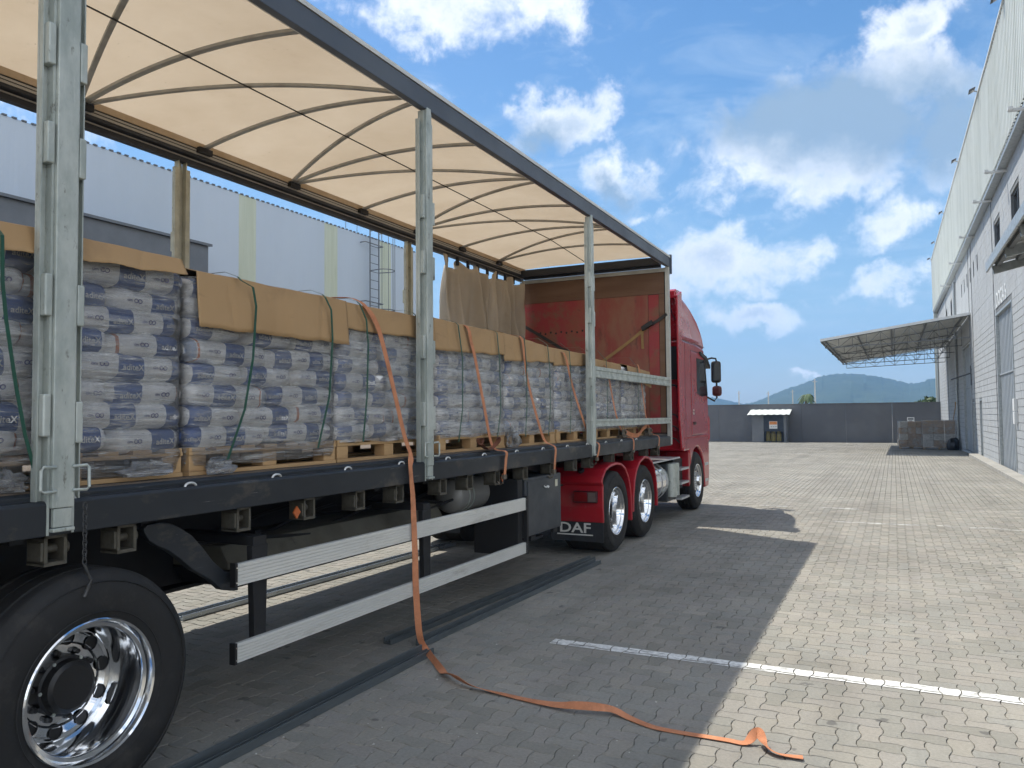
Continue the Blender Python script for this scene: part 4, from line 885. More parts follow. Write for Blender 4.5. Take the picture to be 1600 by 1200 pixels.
# cabling under the bed
for k in range(4):
    m = MB(); m.tube([(-3.55-.1*k, lerp(3, 8.6, t), 1.0-.12*math.sin(math.pi*t*(1.5+k))**2+.03*k) for t in frange(0, 1, 18)], .012, 6); m.build('air_line', M_black, T)

# ------------------------------------------------------------------ red tractor unit
M_red = mat('red_cab_paint', (.44, .012, .022), (.41, .012, .022), rough=.28, rvar=.04, scale=1, coat=.6, c3=(.38, .03, .035), s3=1.6, t3=(.55, .85), scr=((.40, .10, .09), (1, 1, .35), 5, .66, .85))
M_redfend = mat('red_fender_plastic', (.38, .010, .020), (.32, .010, .018), rough=.38, scale=3, coat=.2, c3=(.20, .05, .045), s3=4, t3=(.55, .8), scr=((.26, .13, .11), (1, 1, .5), 9, .64, .78))
M_plate = mat('tread_plate', (.62, .63, .64), (.5, .51, .52), rough=.4, metal=.6, scale=30, bump=.5, bscale=60)
M_blkplast = mat('black_plastic', (.018, .018, .020), rough=.5)
tractor = thing('tractor_unit', 'red truck tractor with high roof fairing coupled to the trailer', 'truck', (-4.45, 12, 0)); K = tractor
CXR, CXL = -3.2, -5.7
def side_prism(P, x0, x1, nm, mt, par=K, bev=.0, sm=None):
    m = MB(); m.prism(P, 'x', x0, x1); return m.build(nm, mt, par, bevel=bev, smooth=sm)
def arc(cy, cz, r, a0, a1, n): return [(cy+r*math.cos(R(a)), cz+r*math.sin(R(a))) for a in frange(a0, a1, n)]
# cab shell with wheel arch
body = [(13.14, 1.08)] + [(13.55, 1.08)] + arc(14.13, .56, .56, 158, 22, 15) + [(14.70, .40), (14.78, .34), (15.02, .34), (15.10, .48), (15.13, 1.15), (15.15, 1.65), (15.05, 2.10), (14.90, 2.62), (14.80, 2.92), (14.2, 2.97), (13.14, 2.97)]
cab = side_prism(body, CXL, CXR, 'cab', M_red, bev=.05)
# high roof fairing, tapering upward
prof = [(13.12, 2.96), (14.90, 2.90), (14.90, 3.00), (14.84, 3.14), (14.70, 3.29), (14.46, 3.45), (14.16, 3.60), (13.86, 3.71), (13.52, 3.79), (13.12, 3.82)]
m = MB(); n = len(prof)
def inset(z): return .01+.10*max(0, (z-2.96)/.84)**2
V = [(CXR-inset(z), y, z) for y, z in prof] + [(CXL+inset(z), y, z) for y, z in prof]
m.add(V, [tuple(range(n)), tuple(range(2*n-1, n-1, -1))] + [(i, n+i, n+(i+1) % n, (i+1) % n) for i in range(n)]); roof = m.build('roof_fairing', M_red, K, bevel=.07)
m = MB(); m.prism([(12.98, 3.66), (13.14, 3.70), (13.40, 3.74), (13.36, 3.83), (13.05, 3.83), (12.98, 3.80)], 'x', CXL+.10, CXR-.06); m.build('spoiler_lip', M_red, roof, bevel=.02)
# side wind deflectors behind the cab
for s in (1, -1):
    x = CXR if s > 0 else CXL
    m = MB(); m.prism([(12.86, 3.70), (13.16, 3.80), (13.16, 1.15), (13.02, 1.12), (12.90, 1.6)], 'x', x-s*.035, x+s*.004); m.build('side_deflector', M_red, cab, bevel=.012)
m = MB(); m.box(-3.75, CXR-.05, 13.10, 13.135, 2.30, 2.86); m.box(-3.75, CXR-.05, 13.10, 13.135, 1.9, 2.2); m.build('rear_intake', M_blkplast, cab)
m = MB(); m.box(-3.55, CXR-.06, 13.04, 13.13, 1.42, 2.18); m.build('rear_panel', M_redfend, cab, bevel=.02)
for x, z in ((-3.28, 3.36), (-3.28, 3.02), (-3.28, 2.98)):
    m = MB(); m.cyl((x, 13.11, z), (x, 13.118, z), .014, 10); m.build('rivet', M_chrome, roof)
m = MB(); m.tube([(-3.4, 13.05, 3.62), (-3.34, 13.08, 3.4), (-3.26, 13.1, 3.25)], .008, 5); m.build('aerial_cable', M_blkplast, roof)
for s in (1, -1):
    x = CXR if s > 0 else CXL
    m = MB(); P = [(13.74, 1.34), (13.74, 2.82), (14.78, 2.80), (14.93, 2.35), (15.03, 2.05), (15.09, 1.65), (15.06, 1.38), (14.55, 1.34)]
    m.prism(P, 'x', x-s*.02, x+s*.006); door = m.build('door', M_red, K, bevel=.012)
    m = MB(); m.prism([(14.15, 2.08), (14.15, 2.72), (14.74, 2.72), (14.88, 2.35), (14.94, 2.06), (14.5, 2.03)], 'x', x+s*.0065, x+s*.011); m.build('side_window', M_glass, door)
    m = MB(); m.prism([(14.76, 2.74), (14.83, 2.74), (15.02, 2.06), (14.96, 2.04)], 'x', x+s*.007, x+s*.016); m.build('window_pillar', M_blkplast, door)
    m = MB(); m.box(x+s*.006, x+s*.02, 13.84, 14.02, 1.52, 1.57); m.build('handle', M_blkplast, door, bevel=.006)
    m = MB(); m.box(x-s*.01, x+s*.008, 13.2, 15.05, 1.285, 1.315); m.build('belt_trim', M_redfend, K)
    m = MB(); m.prism([(14.40, 2.86), (14.92, 2.80), (15.20, 2.66), (15.24, 2.58), (15.17, 2.60), (14.88, 2.72), (14.40, 2.80)], 'x', x-s*.30, x+s*.035); m.build('sun_visor', M_blkplast, K, bevel=.012)
    m = MB(); m.tube([(x-s*.05, 15.05, 2.74), (x+s*.05, 15.25, 2.79), (x+s*.12, 15.3, 2.78), (x+s*.14, 15.3, 2.70)], .018, 8); m.tube([(x+s*.0, 15.06, 2.03), (x+s*.09, 15.25, 1.96), (x+s*.13, 15.3, 2.02), (x+s*.13, 15.3, 2.35)], .018, 8); arm = m.build('mirror_arm', M_blkplast, K, smooth=50)
    m = MB(); m.box(x+s*.03, x+s*.215, 15.24, 15.36, 2.31, 2.73); m.build('mirror', M_blkplast, arm, bevel=.045)
    m = MB(); m.box(x+s*.045, x+s*.225, 15.24, 15.36, 2.05, 2.25); m.build('wide_mirror', mat('maroon_mirror_shell', (.10, .018, .02), rough=.45), arm, bevel=.05)
    m = MB(); m.box(x+s*.05, x+s*.20, 15.235, 15.2385, 2.35, 2.69); m.build('mirror_glass', M_glass, arm)
    m = MB(); m.prism([(13.50, 1.06), (13.60, 1.02), (13.60, .50), (13.52, .46), (13.46, .56)], 'x', x-s*.40, x-s*.01); m.build('mudguard', M_redfend, K, bevel=.01)
    m = MB(); m.prism([(15.12, 1.70), (15.20, 1.62), (15.20, 1.24), (15.10, 1.18)], 'x', x-s*.5, x+s*.012); m.build('corner_deflector', M_red, K, bevel=.03)
    for zz in (.45, .75): 
        m = MB(); m.box(x-s*.3, x+s*.006, 14.74, 15.0, zz, zz+.05); m.build('step', M_plate, K)
m = MB(); m.prism([(15.16, 1.75), (15.20, 1.7), (14.98, 2.62), (14.93, 2.62)], 'x', CXL+.12, CXR-.12); m.build('windscreen', M_glass, K)
m = MB(); m.box(CXL+.3, CXR-.3, 15.13, 15.17, .6, 1.55); m.build('grille', M_blkplast, K)
# panel gaps, trims and small fittings on the visible side
gap = MB()
for (y0, y1, z0, z1) in ((13.73, 13.74, 1.34, 2.83), (13.74, 14.80, 2.825, 2.835), (13.16, 14.86, 2.952, 2.962), (13.74, 14.56, 1.330, 1.340), (13.30, 13.306, 1.1, 2.95)): gap.box(CXR+.0005, CXR+.0022, y0, y1, z0, z1)
gap.build('panel_gap', M_blkplast, cab)
m = MB(); m.box(CXR+.0065, CXR+.010, 13.82, 13.92, 1.70, 1.74); m.box(CXR+.0065, CXR+.010, 13.82, 13.92, 1.76, 1.79); m.build('door_badge', M_galv, cab)
m = MB(); m.prism([(13.05, 2.99), (14.2, 2.99), (14.55, 3.02), (14.2, 3.05), (13.05, 3.05)], 'x', CXR-.03, CXR-.004); m.build('fairing_crease', M_redfend, roof, bevel=.01)
for zz in (1.35, 1.55, 1.75, 2.25):
    m = MB(); m.tube([(-3.5, 13.0, zz), (-3.3, 12.96, zz-.05), (-3.24, 13.02, zz-.12)], .012, 6); m.build('hose', M_blkplast, cab)
# chassis, catwalk
for x in (-4.86, -4.04):
    m = MB(); m.box(x-.04, x+.04, 8.5, 15.0, .62, .90); m.build('frame_rail', M_black, K)
m = MB(); m.box(-5.35, -3.22, 11.0, 12.95, .975, 1.0); m.build('catwalk', M_plate, K, bevel=.004)
m = MB(); m.box(-5.1, -3.8, 8.9, 10.9, .93, .96); m.build('deck_plate', M_plate, K)
m = MB(); m.box(-4.9, -4.0, 9.6, 10.6, .98, 1.16); m.build('fifth_wheel', M_black, K, bevel=.03)
# rear wheels, right and left
for s, x in ((1, -3.15), (-1, -5.75)):
    for y in (9.41, 10.66): wheel_group(K, x, y, .502, s, w=.60, rim=.295, dish=.20, hubout=.05, hub=.09)
    wheel_group(K, x-s*.05, 14.13, .515, s, w=.32, rim=.295, dish=.055, hubout=.10, hub=.10, hubm=M_chrome, nutm=M_chrome)
for y in (9.41, 10.66, 14.13):
    m = MB(); m.cyl((-5.3, y, .5), (-3.6, y, .5), .08, 12); m.lathe([(-.2, .05), (-.12, .16), (.12, .16), (.2, .05)], (-4.45, y, .5), 'x', 16); m.build('axle', M_black, K)
# fenders: rear one drops to a flat back panel carrying the lamp
def fender(path, x0, x1, nm='fender'):
    n = len(path); inner = []
    for i, (y, z) in enumerate(path):
        a = Vector(path[max(i-1, 0)]); b = Vector(path[min(i+1, n-1)]); t = (b-a).normalized(); nrm = Vector((t.y, -t.x)); inner.append((y+nrm.x*.035, z+nrm.y*.035))
    m = MB(); m.prism(path+inner[::-1], 'x', x0, x1); return m.build(nm, M_redfend, K, bevel=.012)
for s in (1, -1):
    xo = -3.125 if s > 0 else -5.775; xi = xo-s*.68
    f1 = fender([(8.845, .42), (8.825, .60), (8.83, .86), (8.80, .90), (8.83, .97), (8.95, 1.06), (9.12, 1.10), (9.35, 1.115), (9.55, 1.095), (9.72, 1.03), (9.85, .91), (9.935, .75), (9.97, .55), (9.985, .32)], xi, xo)
    fender([(10.03, .42), (10.045, .62), (10.10, .82), (10.20, .97), (10.36, 1.08), (10.58, 1.13), (10.78, 1.115), (10.95, 1.05), (11.08, .94), (11.17, .78), (11.21, .58), (11.22, .38)], xi, xo)
    m = MB(); m.box(xo-s*.36, xo-s*.06, 8.775, 8.822, .66, .80); lamp = m.build('tail_lamp', mat('lamp_housing', (.05, .012, .014), rough=.4), K, bevel=.01)
    m = MB(); m.box(xo-s*.17, xo-s*.075, 8.768, 8.774, .675, .785); m.build('clear_lens', mat('smoky_lens', (.16, .12, .11), rough=.15), lamp)
    m = MB(); m.box(xo-s*.35, xo-s*.18, 8.768, 8.774, .675, .785); m.build('red_lens', mat('red_lens', (.20, .01, .012), rough=.2), lamp)
    m = MB(); m.cyl((xo-s*.30, 8.90, 1.02), (xo-s*.30, 8.88, 1.05), .04, 12); m.build('marker_lamp', M_blkplast, f1)
    m = MB(); m.box(xi+s*.0, xo-s*.01, 8.85, 8.862, .19, .43); flap = m.build('mud_flap', mat('flap_rubber', (.02, .022, .026), rough=.7), K)
    V, F = text_mesh('DAF', .165, .0005, 3, True); q = MB(); cx = (xo+xi)/2-.03
    q.add([(cx+p[0]*1.32, 8.847-p[2], .345+p[1]) for p in V], F); q.build('flap_lettering', M_alu, flap); q = MB(); q.box(cx-.23, cx+.23, 8.844, 8.849, .262, .276); q.build('flap_stripe', M_alu, flap)
# fuel tank, battery box and steps between the axles
m = MB(); m.lathe([(0, .001), (0, .26), (.02, .30), (.85, .30), (.87, .26), (.87, .001)], (-3.50, 11.27, .66), 'y', 40); ft = m.build('fuel_tank', M_chrome, K, smooth=40)
for yy in (.12, .45, .72):
    q = MB(); q.lathe([(yy, .3005), (yy, .306), (yy+.05, .306), (yy+.05, .3005)], (-3.50, 11.27, .66), 'y', 40); q.build('tank_strap', M_plate, ft, smooth=40)
m = MB(); m.box(-3.85, -3.25, 12.20, 12.75, .32, .93); bb = m.build('battery_box', M_box, K, bevel=.015)
q = MB(); q.cyl((-3.22, 12.33, .40), (-3.22, 12.33, .92), .09, 14); q.cyl((-3.22, 12.58, .40), (-3.22, 12.58, .92), .07, 14); q.build('filter', M_galv, bb, smooth=40)
for zz in (.30, .55, .78):
    q = MB(); q.box(-3.3, -3.17, 12.80, 13.35, zz, zz+.035); q.build('side_step', M_plate, K)
m = MB(); m.box(-3.9, -3.3, 12.80, 13.40, .45, .95); m.build('air_dryer_box', M_black, K)
for k in range(5):
    m = MB(); x = -4.1-.18*k; m.tube([(x, 12.2, 1.9), (x+.02, 12.35, 1.45-.05*k), (x-.05, 12.7, 1.3-.04*k), (x, 13.1, 1.75)], .016, 6); m.build('coiled_air_line', M_black, K)

# ------------------------------------------------------------------ pallet loads
M_bagw = mat('bag_paper_white', (.92, .91, .885), (.87, .86, .835), rough=.5, scale=7, c3=(.78, .76, .73), s3=9, t3=(.6, .78), bump=.15, bscale=22)
M_bagn = mat('bag_print_navy', (0.074, 0.135, 0.338), (0.061, 0.111, 0.284), rough=.45, scale=7, bump=.15, bscale=22)
M_bago = mat('bag_print_orange', (.62, .22, .10), rough=.5); M_bagb = mat('bag_print_pale_blue', (.25, .31, .43), (.42, .45, .52), rough=.5, scale=90, contrast=(.45, .55), stretch=(1, .5, 2))
M_ink = mat('logo_ink', (.10, .09, .26), rough=.5); M_bagt = mat('lettering_white', (.78, .78, .78), rough=.5)
M_wood = mat('pallet_pine', (0.504, 0.324, 0.156), (0.408, 0.252, 0.120), rough=.75, scale=5, stretch=(1, .35, 3), c3=(0.288, 0.168, 0.078), s3=6, t3=(.58, .72), bump=.1, bscale=40)
M_card = mat('cardboard', (0.410, 0.259, 0.124), (0.367, 0.227, 0.106), rough=.8, scale=1.6, c3=(0.313, 0.194, 0.097), s3=2.5, t3=(.55, .75), rvar=.05, scr=((0.270, 0.167, 0.081), (1, .5, 4), 5, .62, .70))
M_green = mat('green_strapping', (.018, .085, .055), rough=.4)
M_orange = mat('orange_webbing', (0.600, 0.246, 0.120), (0.504, 0.198, 0.096), rough=.85, scale=12, c3=(0.384, 0.156, 0.078), s3=5, t3=(.52, .68), bump=.3, bscale=260, scr=((0.792, 0.408, 0.216), (6, 6, 6), 9, .60, .70))
def film_material(name='stretch_film', lo=.04, hi=.42):
    m = bpy.data.materials.new(name); m.use_nodes = True; nt = m.node_tree; N = nt.nodes.new; L = nt.links.new; nt.nodes.clear()
    out = N('ShaderNodeOutputMaterial'); geo = N('ShaderNodeNewGeometry')
    def ns(scale, st, det=7, dist=0.0):
        mp = N('ShaderNodeMapping'); mp.inputs['Scale'].default_value = st; mp.inputs['Rotation'].default_value = (.06, 0, 0); L(geo.outputs['Position'], mp.inputs[0])
        n = N('ShaderNodeTexNoise'); n.inputs['Scale'].default_value = scale; n.inputs['Detail'].default_value = det; n.inputs['Roughness'].default_value = .66; n.inputs['Distortion'].default_value = dist; L(mp.outputs[0], n.inputs['Vector']); return n.outputs['Fac']
    a = ns(3.0, (4, 1.0, 14), 8, .4); b = ns(1.6, (1.5, 1.4, 2.2), 4); c = ns(9.0, (5, .9, 13), 4, .6)
    def rng(x, lo, hi, p, q):
        r = N('ShaderNodeMapRange'); L(x, r.inputs[0]); r.inputs[1].default_value = lo; r.inputs[2].default_value = hi; r.inputs[3].default_value = p; r.inputs[4].default_value = q; return r.outputs[0]
    f1 = rng(a, .46, .64, lo, hi); f2 = rng(b, .38, .66, .3, 1.15); f3 = rng(c, .57, .68, 0, .42)
    mu = N('ShaderNodeMath'); mu.operation = 'MULTIPLY_ADD'; L(f1, mu.inputs[0]); L(f2, mu.inputs[1]); L(f3, mu.inputs[2]); mu.use_clamp = True
    bp = N('ShaderNodeBump'); bp.inputs['Strength'].default_value = 1.0; bp.inputs['Distance'].default_value = .02; L(a, bp.inputs['Height'])
    tr = N('ShaderNodeBsdfTransparent'); tr.inputs[0].default_value = (.985, .985, .988, 1)
    df = N('ShaderNodeBsdfDiffuse'); df.inputs[0].default_value = (.93, .92, .885, 1); tl = N('ShaderNodeBsdfTranslucent'); tl.inputs[0].default_value = (.93, .92, .885, 1)
    m1 = N('ShaderNodeMixShader'); m1.inputs[0].default_value = .25; L(df.outputs[0], m1.inputs[1]); L(tl.outputs[0], m1.inputs[2])
    mx = N('ShaderNodeMixShader'); L(mu.outputs[0], mx.inputs[0]); L(tr.outputs[0], mx.inputs[1]); L(m1.outputs[0], mx.inputs[2])
    gl = N('ShaderNodeBsdfGlossy'); gl.inputs['Roughness'].default_value = .16; L(bp.outputs[0], gl.inputs['Normal']); L(bp.outputs[0], df.inputs['Normal'])
    fr = N('ShaderNodeFresnel'); fr.inputs[0].default_value = 1.45; L(bp.outputs[0], fr.inputs['Normal'])
    fm = N('ShaderNodeMath'); fm.operation = 'MULTIPLY'; L(fr.outputs[0], fm.inputs[0]); fm.inputs[1].default_value = 1.9; fm.use_clamp = True
    m2 = N('ShaderNodeMixShader'); L(fm.outputs[0], m2.inputs[0]); L(mx.outputs[0], m2.inputs[1]); L(gl.outputs[0], m2.inputs[2]); L(m2.outputs[0], out.inputs[0]); return m
M_film = film_material(lo=.06, hi=.52); M_film2 = film_material('heavy_stretch_film', .30, .80)

# one bag: a pillow whose long side faces right; zones of print run along its length
TXT = text_mesh('aditeX', .044, 0, 2, True); CIM = text_mesh('cim', .021, 0, 1, True)
def bag_meshes(Lb, Wb, Hb, zones, seed):
    hw, hl, hh = Wb/2, Lb/2, Hb/2; ex = 4.0
    def env(s): s = abs(s); return 1-.22*s**9, 1-.45*s**9
    def wob(y, z): return .010*nz(y*7+seed*5, z*12, seed) + .005*nz(y*26, z*34, seed+4)
    def front(y, z):
        s = max(-1, min(1, y/hl)); w, h = env(s); q = min(.999, abs(z)/(hh*h)); return hw*w*(1-q**ex)**(1/ex) + wob(y, z)
    cuts = sorted({-hl, hl, *[-hl+z[0] for z in zones], *[-hl+z[1] for z in zones], *frange(-hl, hl, 13), -hl+.012, hl-.012, -hl+.03, hl-.03})
    cuts = [c for i, c in enumerate(cuts) if i == 0 or c-cuts[i-1] > .004]; na = 20; m = MB(); V = []
    for y in cuts:
        w, h = env(y/hl)
        for k in range(na):
            t = 2*math.pi*k/na; cx, sx = math.cos(t), math.sin(t); x = hw*w*math.copysign(abs(cx)**(2/ex), cx); z = hh*h*math.copysign(abs(sx)**(2/ex), sx)
            V.append((x+(wob(y, z) if cx > 0 else 0), y, z+.009*nz(y*6+seed, x*6, seed+1)))
    for i in range(len(cuts)-1):
        yc = (cuts[i]+cuts[i+1])/2+hl; zi = 0
        for (a, b, kind) in zones:
            if a <= yc <= b: zi = {'W': 0, 'N': 1, 'O': 2, 'B': 3}[kind]
        for k in range(na):
            f = [i*na+k, i*na+(k+1) % na, (i+1)*na+(k+1) % na, (i+1)*na+k]; m.f.append(f); fr = k < na*.27 or k >= na*.73 or True
            m.m.append(zi if fr else 0)
    m.v = V; n = len(cuts); m.f += [tuple(range(na)), tuple(range((n-1)*na, n*na))]; m.m += [0, 0]
    bag = m.mesh('bag', [M_bagw, M_bagn, M_bago, M_bagb], smooth=70)
    p = MB()
    for (a, b, kind) in zones:
        c = (a+b)/2-hl
        if kind == 'N':
            q = min(1.25, (b-a)/.15); pts = [(c+x*q+.006, y*q-.008) for x, y, _ in TXT[0]]
            p.add([(front(y, z)+.0045, y, z) for y, z in pts], TXT[1], 0)
        elif kind == 'W' and b-a > .09:
            pts = [(c-.022+x, y) for x, y, _ in CIM[0]]; p.add([(front(y, z)+.0045, y, z) for y, z in pts], CIM[1], 1)
            for cc in (c+.012, c+.034):
                ring = [(cc+r*math.cos(t), r*.9*math.sin(t)) for r in (.0125, .0075) for t in frange(0, 2*math.pi, 15)[:-1]]
                p.add([(front(y, z)+.0045, y, z) for y, z in ring], [(k, (k+1) % 14, 14+(k+1) % 14, 14+k) for k in range(14)], 1)
    return bag, p.mesh('print', [M_bagt, M_ink], recalc=False)
LONG = [bag_meshes(.602, .40, .140, z, i) for i, z in enumerate([
    [(.01, .135, 'N'), (.135, .315, 'W'), (.315, .44, 'N'), (.44, .60, 'W')],
    [(.02, .18, 'W'), (.18, .33, 'N'), (.33, .51, 'W'), (.51, .522, 'O'), (.53, .595, 'B')],
    [(.0, .012, 'O'), (.02, .18, 'W'), (.18, .315, 'N'), (.315, .475, 'W'), (.485, .60, 'N')],
    [(.04, .17, 'N'), (.17, .34, 'W'), (.34, .47, 'N'), (.47, .60, 'W')],
    [(.0, .05, 'B'), (.055, .067, 'O'), (.07, .25, 'W'), (.25, .39, 'N'), (.39, .59, 'W')],
    [(.0, .11, 'N'), (.11, .28, 'W'), (.28, .42, 'N'), (.42, .59, 'W')],
    [(.02, .22, 'W'), (.22, .36, 'N'), (.36, .52, 'W'), (.52, .60, 'N')]])]
ENDB = [bag_meshes(.404, .60, .140, z, i+9) for i, z in enumerate([
    [(.03, .17, 'N'), (.17, .375, 'W'), (.375, .388, 'O')], [(.0, .21, 'W'), (.21, .35, 'N')], [(.03, .043, 'O'), (.05, .24, 'W'), (.24, .38, 'N')], [(.06, .20, 'N'), (.21, .40, 'W')]])]
def load(label, y0, y1, film_low=1.50, seed=0, layers=8, top=2.475, cardf=None, straps=(), shift=0.0, dx=0.0):
    xf = -3.275+dx; yc = (y0+y1)/2; g = thing('pallet_load', label, 'pallet load', (xf-.5, yc, DZ), 'wrapped loads along the open side'); rnd = random.Random(seed+3)
    # pallet
    w = y1-y0-.012; ya = y0+.006
    pal = bpy.data.objects.new('pallet', None); col.objects.link(pal); pal.parent = g
    for x in (xf+.0-.05, xf-.475, xf-.90):
        m = MB(); m.box(x-.05, x+.05, ya, ya+w, DZ+.001, DZ+.022); m.build('bottom_board', M_wood, pal, bevel=.002)
        for yy in (ya, ya+w/2-.065, ya+w-.12):
            m = MB(); m.box(x-.045, x+.045, yy+rnd.uniform(-.004, .004)+.002, yy+.115, DZ+.0225, DZ+.106); m.build('block', M_wood, pal, bevel=.003)
        m = MB(); m.box(x-.05, x+.05, ya, ya+w, DZ+.1065, DZ+.125); m.build('stringer_board', M_wood, pal, bevel=.002)
    for k in range(7):
        yy = ya+k*(w-.11)/6; m = MB(); m.box(xf-.95, xf+.0, yy, yy+.105, DZ+.1255, DZ+.146); m.build('deck_board', M_wood, pal, bevel=.002)
    zb = DZ+.146; lh = (top-zb)/layers
    for r in range(layers):
        z = zb+lh*(r+.5); rowA = (r+seed) % 2 == 0
        def put(kind, x, y, zz, flip=False):
            me, pr = kind; sc = (y1-y0)/1.2
            b = inst('bag', me, g, rel((x, y, zz), g), (rnd.uniform(-.035, .035), rnd.uniform(-.06, .06), rnd.uniform(-.04, .04)), (1, sc, lh/.113)); inst('print', pr, b)['kind'] = 'stuff'; return b
        W = y1-y0
        if rowA:
            for q in (.25, .75): put(rnd.choice(LONG if q < .5 else LONG), xf-.20+rnd.uniform(-.016, .010), y0+W*q+rnd.uniform(-.01, .01), z)
            for q in (1/6, .5, 5/6): put(rnd.choice(ENDB), xf-.70, y0+W*q, z)
        else:
            for i, q in enumerate((1/6, .5, 5/6)): put(ENDB[0] if i == 0 else rnd.choice(ENDB), xf-.30+rnd.uniform(-.018, .008), y0+W*q+rnd.uniform(-.008, .008), z)
            for q in (.25, .75): put(rnd.choice(LONG), xf-.80, y0+W*q, z)
    # film: a wrapped skin round three sides
    r_ = .07; per = []
    def corner(cx, cy, a0, a1): return [(cx+r_*math.cos(R(a)), cy+r_*math.sin(R(a))) for a in frange(a0, a1, 7)]
    per += [(xf-.92, y0+.0)] + [(xf-.92+i*.12, y0-.002) for i in range(1, 7)] + corner(xf+.012-r_, y0+r_-.002, -90, 0) + [(xf+.014, y) for y in frange(y0+.09, y1-.09, 34)] + corner(xf+.012-r_, y1-r_+.002, 0, 90) + [(xf-.20-i*.12, y1+.002) for i in range(0, 7)]
    zs = frange(film_low, top-.01, 46); m = MB()
    def fn(i, z):
        x, y = per[int(i)]; s = math.sin(math.pi*((z-zb)/lh)); inn = .016*(1-abs(s)**.6)
        if z < zb: inn = -.004+.01*nz(y*6, z*20, seed)
        wr = .005*nz(y*5+seed, z*45) + .006*nz(y*16, z*12+seed, 3)
        nx = 1 if (7 <= i < len(per)-7) else 0
        low = max(0, (zb-.03-z))*.25
        return (x-(inn-wr+low*(1+nz(y*3, seed)))*nx, y+(0 if nx else wr*.5), z + (.02*nz(y*4, seed*3) if z < film_low+.02 else 0))
    m.grid(fn, list(range(len(per))), zs); m.build('stretch_film', M_film if y0 < 4 else M_film2, g, smooth=180, recalc=False)
    # cardboard cap: top sheet folded down over the front
    if cardf:
        ca, cb, za, zb2, zt, out, tilt = cardf
        def card(u, v):
            y = lerp(ca, cb, u); zlow = lerp(za, zb2, u); zt2 = zt+.008*nz(u*5, seed)-tilt*u
            sag = .010*nz(u*4, v*2, seed)
            if v < .5: t = v/.5; return (lerp(xf-.95, xf-.05, t), y, zt2+.018*math.sin(math.pi*t)+sag)
            t = (v-.5)/.5
            e = min(1, t/.12); cr = .35+.3*((seed*37) % 10)/10; dent = -.018*max(0, 1-abs(u-cr)*9)*t - .007*max(0, 1-abs(u-.82+.05*t)*45) - .006*max(0, 1-abs(u-.16-.04*t)*45)
            return (xf-.05+.078*e+out*t+dent+.010*nz(u*3, t, seed)*t, y+.012*t*nz(u*2, 7), lerp(zt2, zt2-.022, e) if t < .12 else lerp(zt2-.022, zlow+.005*nz(u*40, seed)+.012*nz(u*7, seed+2), (t-.12)/.88))
        m = MB(); m.grid(card, frange(0, 1, 70), frange(0, .46, 6)+[.5, .53, .56]+frange(.60, 1, 10)); c = m.build('cardboard_cap', M_card, g, smooth=16)
        sm = c.modifiers.new('thick', 'SOLIDIFY'); sm.thickness = .003
    for path in straps:
        m = MB(); P = []
        for (x, y, z) in path: P.append(Vector((x, y, z)))
        V = []; F = []
        for i, p in enumerate(P): V += [p+Vector((0, -.0075, 0)), p+Vector((0, .0075, 0)), p+Vector((.003, .0075, 0)), p+Vector((.003, -.0075, 0))]
        for i in range(len(P)-1):
            for k in range(4): F.append((4*i+k, 4*i+(k+1) % 4, 4*i+4+(k+1) % 4, 4*i+4+k))
        m.add(V, F); m.build('green_band', M_green, g)
    return g
def band(ptsyz, x=-3.216, top=2.50):
    P = ptsyz; n = []
    n.append((x-.9, P[0][0]-.02, top+.01)); n.append((x-.10, P[0][0]-.015, top+.008)); n.append((x-.02, P[0][0], P[0][1]+.022))
    for i in range(len(P)-1):
        for t in frange(0, 1, 5)[:-1]: n.append((x+.004, lerp(P[i][0], P[i+1][0], t), lerp(P[i][1], P[i+1][1], t)))
    n.append((x+.004, *P[-1])); n.append((x-.06, P[-1][0]-.01, P[-1][1]-.01)); return n
load('nearest wrapped load of blue and white bags at the left edge behind the near post', 1.655, 2.865, 1.425, 1, top=2.46, cardf=(1.60, 2.81, 2.375, 2.43, 2.535, .055, .0),
     straps=[band([(1.885, 2.44), (1.89, 2.25), (1.906, 2.104), (1.948, 1.848), (1.99, 1.64), (2.035, 1.48)], -3.186)])
load('bag load with deep cardboard flap and two bowed green bands, second from the left', 2.885, 4.075, 1.455, 2, top=2.455, cardf=(2.90, 4.135, 2.178, 2.178, 2.49, .03, .0), dx=.01,
     straps=[band([(3.165, 2.455), (3.254, 2.43), (3.279, 2.325), (3.257, 2.035), (3.197, 1.749), (3.077, 1.482)], -3.196), band([(3.87, 2.455), (3.928, 2.384), (3.941, 2.201), (3.91, 1.833), (3.803, 1.514)], -3.196)])
load('bag load crossed by the loose orange strap that trails onto the ground', 4.09, 5.285, 1.535, 3, top=2.445, cardf=(4.06, 5.30, 2.285, 2.30, 2.485, .012, .0),
     straps=[band([(4.25, 2.46), (4.322, 2.364), (4.343, 2.191), (4.328, 1.84), (4.285, 1.537)]), band([(4.93, 2.464), (5.044, 2.343), (5.023, 1.95), (4.958, 1.515)])])
load('bag load just right of the middle post, crumpled film at its foot', 5.355, 6.55, 1.53, 5, top=2.445, cardf=(5.245, 6.47, 2.225, 2.265, 2.50, .018, .01), 
     straps=[band([(5.57, 2.455), (5.64, 2.184), (5.635, 1.758), (5.568, 1.495)]), band([(6.27, 2.454), (6.317, 2.227), (6.335, 1.761), (6.254, 1.472)])])
load('bag load below the gathered brown curtain, fifth from the left', 6.58, 7.755, 1.52, 6, top=2.43, cardf=(6.46, 7.66, 2.215, 2.265, 2.50, .015, .06), straps=[band([(6.85, 2.46), (6.90, 2.2), (6.90, 1.8), (6.86, 1.5)]), band([(7.42, 2.43), (7.47, 2.2), (7.48, 1.8), (7.42, 1.5)])])
